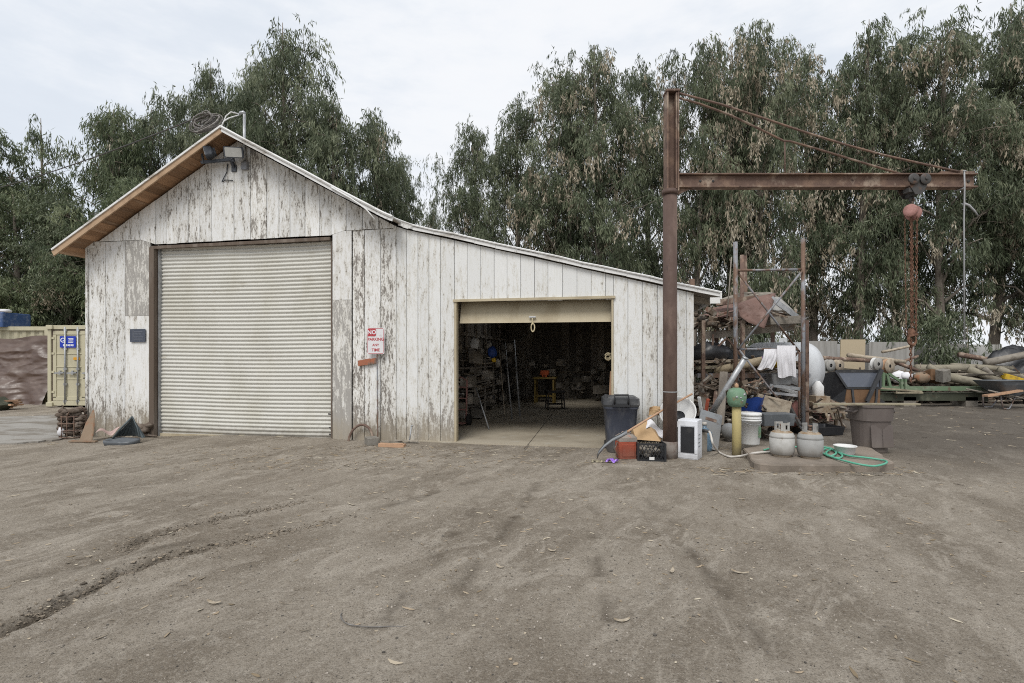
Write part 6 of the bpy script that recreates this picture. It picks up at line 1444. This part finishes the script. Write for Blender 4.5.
# pale poles
def pole2(a, b_, Ya, Yb, r, m, lab):
    r *= .80; p, q_ = at(a[0],a[1],Ya), at(b_[0],b_[1],Yb); q = MB(); q.tube([p, p+(q_-p)*.3+Vector((U3(-.008,.008),0,-.008)), p+(q_-p)*.65+Vector((0,0,U3(-.012,.012))), q_], [r*1.08, r, r*.97, r*.92], 9); single('timber_pole', q, MT['pole_wood' if m == 'pale_wood' else m], lab, 'pole', p, fr='w')
for a, b_, Ya, Yb, r, m, lab in (
 ((916,368.5),(968,368),18.0,18.0,.17,'pale_wood','thick pale pole lying level at the left of the pole stack'),
 ((952,366.5),(1012,369),18.4,18.6,.15,'pale_wood','pale pole lying level behind the right end of the first pole'),
 ((928,366),(950,378),17.2,17.0,.12,'pale_wood','short pale pole sloping down toward the grey square block'),
 ((949,377),(988,385),16.9,16.5,.17,'pale_wood','pale pole end sloping down to the grey wheelbarrow'),
 ((968,369),(1000,381),17.4,17.0,.15,'pale_wood','pale pole sloping down to the right in mid stack'),
 ((998,369),(1032,381),17.6,17.2,.14,'pale_wood','pale pole sloping off the right edge of the photo'),
 ((938,381),(972,380),17.3,17.3,.15,'pale_wood','short thick pale log under the sloping poles'),
 ((984,368),(996,379),17.2,17.1,.10,'grey_wood','short upright pole leaning at the middle of the stack'),
 ((958,372),(985,383),17.6,17.3,.09,'lumber','thin brown pole in the shadow of the stack'),
 ((959,354.5),(1000,361.5),19.6,19.4,.12,'rust','rusty pipe end poking out left of the black tarp'),
 ((985,363),(1045,350),18.6,18.2,.16,'grey_wood','long grey pole slanting up over the black tarp'),
 ((848,355),(905,362),17.5,17.8,.09,'lumber','long brown pole lying before the block wall'),
 ((822,358),(872,361),17.0,17.3,.09,'rust','rusty bar lying before the pale wall panels'),
 ((882,352),(915,345),18.6,18.6,.06,'lumber','thin crooked branch before the block wall'),
 ((888,359),(918,371),17.9,17.6,.08,'rust','rusty bar sloping behind the hoist chain'),
 ((893,365),(918,356),18.2,18.2,.06,'rust','thin rusty bar rising behind the hoist chain')):
    pole2(a, b_, Ya, Yb, r, m, lab)
beam_('yellow_rail', 'bright yellow rail sloping among the poles at the right edge', 'rail', 'yellow', (1003,376), (1030,384), 17.0, 16.8, .28, .18, .01)
beam_('brown_board', 'thin brown board propped before the wheelbarrow', 'board', 'peach_wood', (985,396), (1020,390.5), 15.2, 15.2, .2, .05)
debris('scrap_debris', 'scrap metal and broken wood strewn before the block wall at right', 5, 900, XR(812, 1060, 17.5), lambda r_: r_.uniform(17.0, 19.8), lambda r_: r_.uniform(.02,1.0)*.95, .62, MT['debris'])
def planks(name, label, seed, n, fx, fy, fz, L0, L1, m):
    r_ = random.Random(seed); q = MB()
    for k in range(n):
        x, y, z = fx(r_), fy(r_), fz(r_); L_ = r_.uniform(L0, L1); a_ = r_.gauss(0, .35); d = Vector((math.cos(a_), math.sin(a_)*.6, r_.gauss(0, .05))).normalized()*L_/2
        q.bar(Vector((x,y,z))-d, Vector((x,y,z))+d, r_.uniform(.06,.22), r_.uniform(.02,.07), tint=r_.random())
    single(name, q, m, label, 'lumber', (fx(random.Random(1)), fy(random.Random(1)), 0), fr='w', kind='stuff')
planks('scrap_lumber', 'flat weathered boards and beams stacked low across the far right yard', 21, 150, XR(850, 1040, 17.6), lambda r_: r_.uniform(17.1, 19.4), lambda r_: r_.choice((.1,.25,.4,.55,.7,.85,1.0))+r_.uniform(-.04,.04), .8, 3.4, MT['old_boards'])
# grey wheelbarrow
YB = 15.6; p = at(1006, 0, YB); b = thing('wheelbarrow', 'grey steel wheelbarrow standing by the poles at the right edge', 'wheelbarrow', (p.x, YB, 0), (0,0,R(8)))
zt3 = at(0,381,YB).z
q = MB(); q.rloft([(zt3-.42,.55,.45,.08),(zt3-.10,1.25,.78,.12),(zt3,1.45,.85,.12),(zt3+.02,1.50,.90,.12),(zt3,1.40,.80,.11),(zt3-.38,.5,.4,.07)],n=4); part(b, 'tray', q, MT['barrow_grey'])
for s in (-1,1):
    q = MB(); q.tube([(-.5,s*.25,zt3-.42),(-.45,s*.28,.02)],.022,7); q.tube([(-.45,s*.28,.02),(-.2,s*.25,.02),(.1,s*.2,zt3-.42)],.018,7); part(b, 'leg', q, MT['galv_rust'])
    q = MB(); q.tube([(.85,s*.10,.22),(.1,s*.22,zt3-.46),(-1.0,s*.32,zt3-.25)],.022,7); part(b, 'handle', q, MT['grey_wood'])
q = MB(); q.lathe([(.12,-.05),(.2,-.05),(.22,0),(.2,.05),(.12,.05)], (.85,0,.22), 20, (R(90),0,0)); q.lathe([(0,-.03),(.12,-.04),(.12,.04),(0,.03)], (.85,0,.22), 14, (R(90),0,0)); part(b, 'wheel', q, MT['rubber'])
# black tarp heap
YK = 19.2; p = at(1008, 0, YK); q = MB()
q.grid(lambda u,v: Vector(((u-.5)*4.2, (v-.5)*2.2, max(0, 1.9*math.sin(math.pi*min(1,max(0,u*1.0+.02)))**.55*math.sin(math.pi*v)**.6*(1+.35*mnoise.noise(Vector((u*5,v*5,2))))+.10*mnoise.noise(Vector((u*14,v*12,5)))))), 40, 24)
single('black_tarp', q, MT['tarp_black'], 'black tarp draped over a heap at the right edge', 'tarp', (p.x+.75, YK, 0))
# block wall and loose panels
YW = 21.2; wl = thing('block_wall', 'long pale stained block wall behind the yard under the trees', 'wall', (at(900,0,YW).x, YW, 0), (0,0,R(-1)))
q = MB(); Lw = 12.5; x0 = at(826,0,YW).x-at(900,0,YW).x
nb = 9
for k in range(nb):
    a = x0+k*Lw/nb; h = 2.05-.05*(k % 3)+.04*math.sin(k*2.2); q.box((a+Lw/nb/2, 0, h/2-.1), (Lw/nb-.02, .16, h+.2), tint=rnd.random())
q.box((x0+Lw/2, .03, .85), (Lw, .10, 1.9)); part(wl, 'panel', q, MT['block'])
q = MB()
for k in range(nb+1): q.box((x0+k*Lw/nb, -.09, .98), (.12,.05,2.1))
part(wl, 'pilaster', q, MT['panel_grey'])
for px0, px1, y0, y1, m, lab in ((807,836,341,356,'panel_grey','grey metal panel leaning before the wall right of the tank'), (839,864,339.5,357,'pipe_tan','cream upright panel leaning before the block wall'), (868,912,342,352,'panel_grey','long stained grey panel right of the cream panel'), (764,786,338,352,'tank_white','white panel standing behind the towel and tank')):
    p = at((px0+px1)/2, 0, 19.8); w_ = (px1-px0)/520*19.8; zt4 = at(0,y0,19.8).z; q = MB(); q.box((0,0,zt4/2-.05),(w_,.04,zt4+.1))
    single('wall_panel', q, MT[m], lab, 'panel', (p.x, 19.8, 0), (R(2),0,R(U3(-3,3))))

# leafy saplings hanging in front of the block wall
def sapling(px, Y, h, n, seed, label):
    rng = np.random.default_rng(seed); p = at(px, 0, Y); b = thing('sapling', label, 'sapling', (p.x, Y, 0), group='saplings before the block wall')
    t = MB(); t.tube([(0,0,-.1),(.05,.02,h*.5),(.0,0,h)], [.035,.028,.012], 6); part(b, 'trunk', t, MT['bark'])
    st = []
    for _ in range(n):
        a = rng.uniform(0, 6.28); rr = abs(rng.normal(0, .45)); z = h*rng.uniform(.45, 1.05)
        for _ in range(5): st.append((np.array([rr*math.cos(a), rr*math.sin(a)*.6, z])+rng.normal(0,.1,3), np.append(rng.normal(0,.2,2),0), rng.uniform(.3,.8), int(rng.integers(8,14)), rng.uniform(.1,.7)))
    o = bpy.data.objects.new('crown', leaves_mesh('crown', st, MT['leaf'], rng)); col.objects.link(o); o.parent = b
sapling(938, 20.2, 3.0, 24, 61, 'leafy sapling hanging in front of the block wall right of the hoist chain')
sapling(893, 20.4, 2.9, 12, 62, 'leafy sapling before the block wall left of the hoist chain')
sapling(967, 20.6, 2.8, 9, 63, 'thin sapling before the block wall right of the grey cable')
sapling(762, 20.0, 3.4, 44, 64, 'leafy sapling seen through the storage rack behind the scaffold')
# ------------------------------------------------------------------ containers at the left
GL = -.10
YQ = 16.9; x0 = at(48.5,0,YQ).x; b = thing('shipping_container', 'beige shipping container with its locked door end beside the barn corner', 'shipping container', (x0+1.22, YQ, GL))
q = MB(); W_, H_, D_ = 2.44, 2.66, 6.0
for k in range(40): pass
q.box((0, D_/2+.06, H_/2+.06), (W_-.10, D_-.1, H_-.16))
for s in (-1,1):
    for k in range(20): q.box((s*(W_/2-.045), .3+k*.29, H_/2), (.05, .14, H_-.3))
    q.box((s*(W_/2-.055), .03, H_/2+.02), (.11, .14, H_-.02))
    q.box((s*(W_/2-.05), D_/2, H_-.06), (.10, D_, .11)); q.box((s*(W_/2-.05), D_/2, .12), (.10, D_, .14))
q.box((0,.03,H_-.06),(W_-.22,.13,.13)); q.box((0,.03,.13),(W_-.22,.13,.14)); body = part(b, 'body', q, MT['cont_beige'], bevel=.006)
q = MB(); [q.box((s*(W_/2-.09), -.0, z), (.20,.19,.13)) for s in (-1,1) for z in (.10,H_-.055)]; part(body, 'corner_casting', q, MT['cont_beige'], bevel=.01)
def cdoor(s):
    cx_ = s*.555; q = MB(); dw = 1.06
    q.box((cx_, .035, H_/2+.02), (dw-.04, .03, H_-.36))
    q.box((cx_, .012, H_-.235), (dw-.02,.03,.13)); q.box((cx_, .012, .28), (dw-.02,.03,.13)); q.box((cx_-dw/2+.06, .012, H_/2), (.11,.03,H_-.62)); q.box((cx_+dw/2-.06, .012, H_/2), (.11,.03,H_-.62))
    for z in (H_*.655, H_*.495, H_*.345): q.box((cx_, .014, z), (dw-.24,.022,.035))
    d = part(b, 'door', q, MT['cont_beige'], bevel=.004)
    q = MB(); [q.box((cx_+t*(dw/2+.005), .016, H_/2), (.035,.03,H_-.34)) for t in (-1,1)]; q.box((cx_,.016,H_-.155),(dw,.03,.025)); q.box((cx_,.016,.195),(dw,.03,.025)); part(d, 'gasket', q, MT['gasket'])
    for x in (-.10*1, .31) if s < 0 else (-.31, .10):
        q = MB(); q.tube([(cx_+x, -.03, .10),(cx_+x,-.03,H_-.05)], .026, 10)
        for z in (.2,.75,1.25,1.9,H_-.16): q.box((cx_+x,-.015,z),(.10,.05,.07))
        part(d, 'lock_bar', q, MT['galv'])
        q = MB(); q.bar((cx_+x-.02,-.06,1.13),(cx_+x-.33,-.055,1.11),.03,.045); q.box((cx_+x-.15,-.045,1.13),(.06,.05,.13)); part(d, 'handle', q, MT['galv'])
    for z in (.5, 1.15, 1.75, 2.25):
        q = MB(); q.box((cx_+s*(dw/2+.02), -.005, z), (.16,.035,.07)); part(d, 'hinge', q, MT['cont_beige'])
    return d
d1 = cdoor(-1); d2 = cdoor(1)
MSg = Matrix.Translation((-.54-.04, -.012, H_*.80)) @ Matrix.Rotation(R(90), 4, 'X')
q = MB(); q.rloft([(-.002,.52,.37,.01),(.004,.52,.37,.01)],n=2); q.v=[MSg @ Vector(v) for v in q.v]; sp = part(d1, 'sign_plate', q, MT['blue_sign'])
q = MB(); 
ring = [(.085*math.cos(t), .075*math.sin(t)) for t in np.linspace(R(40), R(330), 16)]
q.loft([[MSg @ Vector((-.15+x*.72,.055+y*.72,.0075)), MSg @ Vector((-.15+x*1.05,.055+y*1.05,.0075))] for x, y in ring], False, False, closed=False); q.box(MSg @ Vector((-.125,.045,.0075)),(.07,.002,.022))
for y, w_, x in ((.105,.17,.10),(.065,.15,.11),(.025,.17,.10),(-.02,.16,.10)): q.box(MSg @ Vector((x,y,.0075)),(w_,.002,.020))
for k in range(7): q.box(MSg @ Vector((-.13+.05*k,-.11,.0075)),(.036,.002,.055 if k % 2 else .065))
part(sp, 'lettering', q, MT['white_ink'])
q = MB(); q.box((-.24-.06,-.012,H_*.595),(.20,.006,.085)); part(d1, 'orange_label', q, MT['orange'])
q = MB(); q.tube([(-.02,-.07,.95),(.15,-.09,.97),(.3,-.06,.93)],.022,6); part(d1, 'chain_lock', q, MT['dark_steel'])
# long container behind with brown tarp
YL = 18.6; xa, xb = at(-90,0,YL).x, at(49,0,YL).x
b = thing('shipping_container', 'long beige container seen side on above the brown tarp', 'shipping container', ((xa+xb)/2, YL, GL))
q = MB(); HL = at(0,326.5,YL).z-GL; Ln = xb-xa
q.box((0,1.25,HL/2),(Ln-.1,2.3,HL-.1)); q.box((0,.04,HL-.07),(Ln,.10,.14)); q.box((0,.04,.1),(Ln,.10,.16)); q.box((Ln/2-.06,.03,HL/2),(.14,.14,HL-.01))
n = int(Ln/.30)
for k in range(n): q.prism([(-Ln/2+.30*k+.02, .10, .2),(-Ln/2+.30*k+.07,.055,.2),(-Ln/2+.30*k+.19,.055,.2),(-Ln/2+.30*k+.24,.10,.2)], (0,0,HL-.34))
part(b, 'body', q, MT['cont_beige'])
q = MB(); zt5 = at(0,335.5,YL).z
def tarp(u, v):
    x = xa+(at(48,0,YL-.4).x+.25-xa)*u; sag = .10*math.sin(u*9)+.07*math.sin(u*21)
    a_, c_ = u*9+v*1.6, v*5-u*3.5
    rg = lambda s, t, k: 1-2*abs(mnoise.noise(Vector((s, t, k))))
    fold = .26*mnoise.noise(Vector((u*5, v*1.6, 1)))+.09*mnoise.noise(Vector((a_*.8, c_*1.2, 4)))+.045*rg(a_*.9, c_*1.5+a_*.5, 8)+.012*rg(a_*2.2, c_*3.5+a_, 12)
    z = (zt5-.05+.10*math.sin(u*7+1))*(1-v)+(GL-.02)*v-sag*(1-v)*.4
    return Vector((x, YL-.10-.55*v**1.6-max(fold,-.05)*min(1,v*5)-.15*v, z))
q.grid(tarp, 170, 90); single('brown_tarp', q, MT['tarp_brown'], 'crumpled brown tarp draped down the side of the long container', 'tarp', ((xa+xb)/2, YL, GL), fr='w')
p = at(3, 323, YL+.35); p.z = GL+HL-.02; b = thing('wrapped_pallet', 'blue printed pallet bundle on top of the long container', 'pallet', p)
wW = 1.05
q = MB(); q.rloft([(.0,wW,1.1,.05),(.48,wW,1.1,.05),(.52,wW-.04,1.06,.05)],n=3); part(b, 'wrap', q, MT['blue_wrap'])
for k in range(6):
    q = MB(); q.blob((-.42+.17*k, -.35+U3(-.05,.05), .57), .13, 1,1.5,.6,.25,2,k+40); part(b, 'sack', q, MT['white_cloth'])
p = at(-2, 0, 16.2); q = MB()
for k in range(9): q.bar((-.9+U3(-.1,.1), -.3+.09*(k % 4), .06+.08*(k//3)+GL), (.55+U3(-.2,.25), -.15+.09*(k % 4)+U3(-.1,.1), .05+.075*(k//3)+GL+U3(0,.12)), .10, .05, tint=rnd.random())
single('board_stack', q, MT['peach_wood'], 'small stack of tan boards at the left edge before the tarp', 'boards', (p.x, p.y, 0))
p = at(-16, 0, 15.6); q = MB(); q.prism([(-.55,0,GL),(.25,0,GL),(.42,.05,GL+.18),(.05,.1,GL+.42),(-.5,.1,GL+.25)], (0,.5,.0)); single('green_canvas', q, MT['olive'], 'dark green canvas lump in front of the tan boards', 'canvas', (p.x, p.y, 0), bevel=.03)
# pale concrete pavement at the left
q = MB(); pv = [gp(-160,446,GL), gp(20,444,GL), gp(58,441,GL), gp(74,432,GL), gp(80,424,GL), gp(78,414.5,GL), gp(30,417,GL), gp(-60,419,GL), gp(-160,421,GL)]
pp = []
for a, c in zip(pv, pv[1:]+pv[:1]):
    for k in range(6): pp.append(a+(c-a)*(k/6)+Vector((U3(-.06,.06),U3(-.08,.08),0)))
q.loft([[Vector((p.x,p.y,GL-.2)) for p in pp],[Vector((p.x,p.y,GL+.03)) for p in pp]], True, True); part(None, 'pavement', q, MT['pave'], kind='structure')
MT['litter_pale'] = mat('pale_dry_bark', (.36,.31,.24), [((.25,.20,.14), 30, .45, .65)], rough=.9, bump=.1)
# wire scrap in the foreground
p = gg(352, 624); q = MB(); q.tube(cat([(-.10,.12,.012),(-.09,.07,.02),(-.06,.02,.016),(.0,-.02,.012),(.12,-.04,.010),(.25,-.03,.008),(.36,-.04,.008)]), .004, 5); single('wire_scrap', q, MT['dull_wire'], 'thin bent wire lying on the dirt in the foreground', 'wire', p)
for k, (px, py, L_, a) in enumerate(((214,604,.10,-10),(500,568,.08,-40),(740,574,.12,-25),(552,551,.07,-20),(672,572,.10,60),(622,620,.10,5))):
    p = gg(px, py); q = MB(); q.grid(lambda u,v: Vector(((u-.5)*L_, (v-.5)*.028*(1-abs(2*u-1)**3), .008+.02*(2*u-1)**2*(.5+.5*v))), 8, 3)
    single('bark_strip', q, MT['litter_pale'], ['curled pale bark strip alone in the left foreground', 'small pale bark strip near the middle of the photo', 'long pale bark strip right of centre on the dirt', 'pale bark bit before the garage doorway', 'pale bark strip lying upright toward the crane post', 'flat pale bark strip low in the centre foreground'][k], 'bark strip', p, (0,0,R(a)), group='pale bark strips on the dirt')
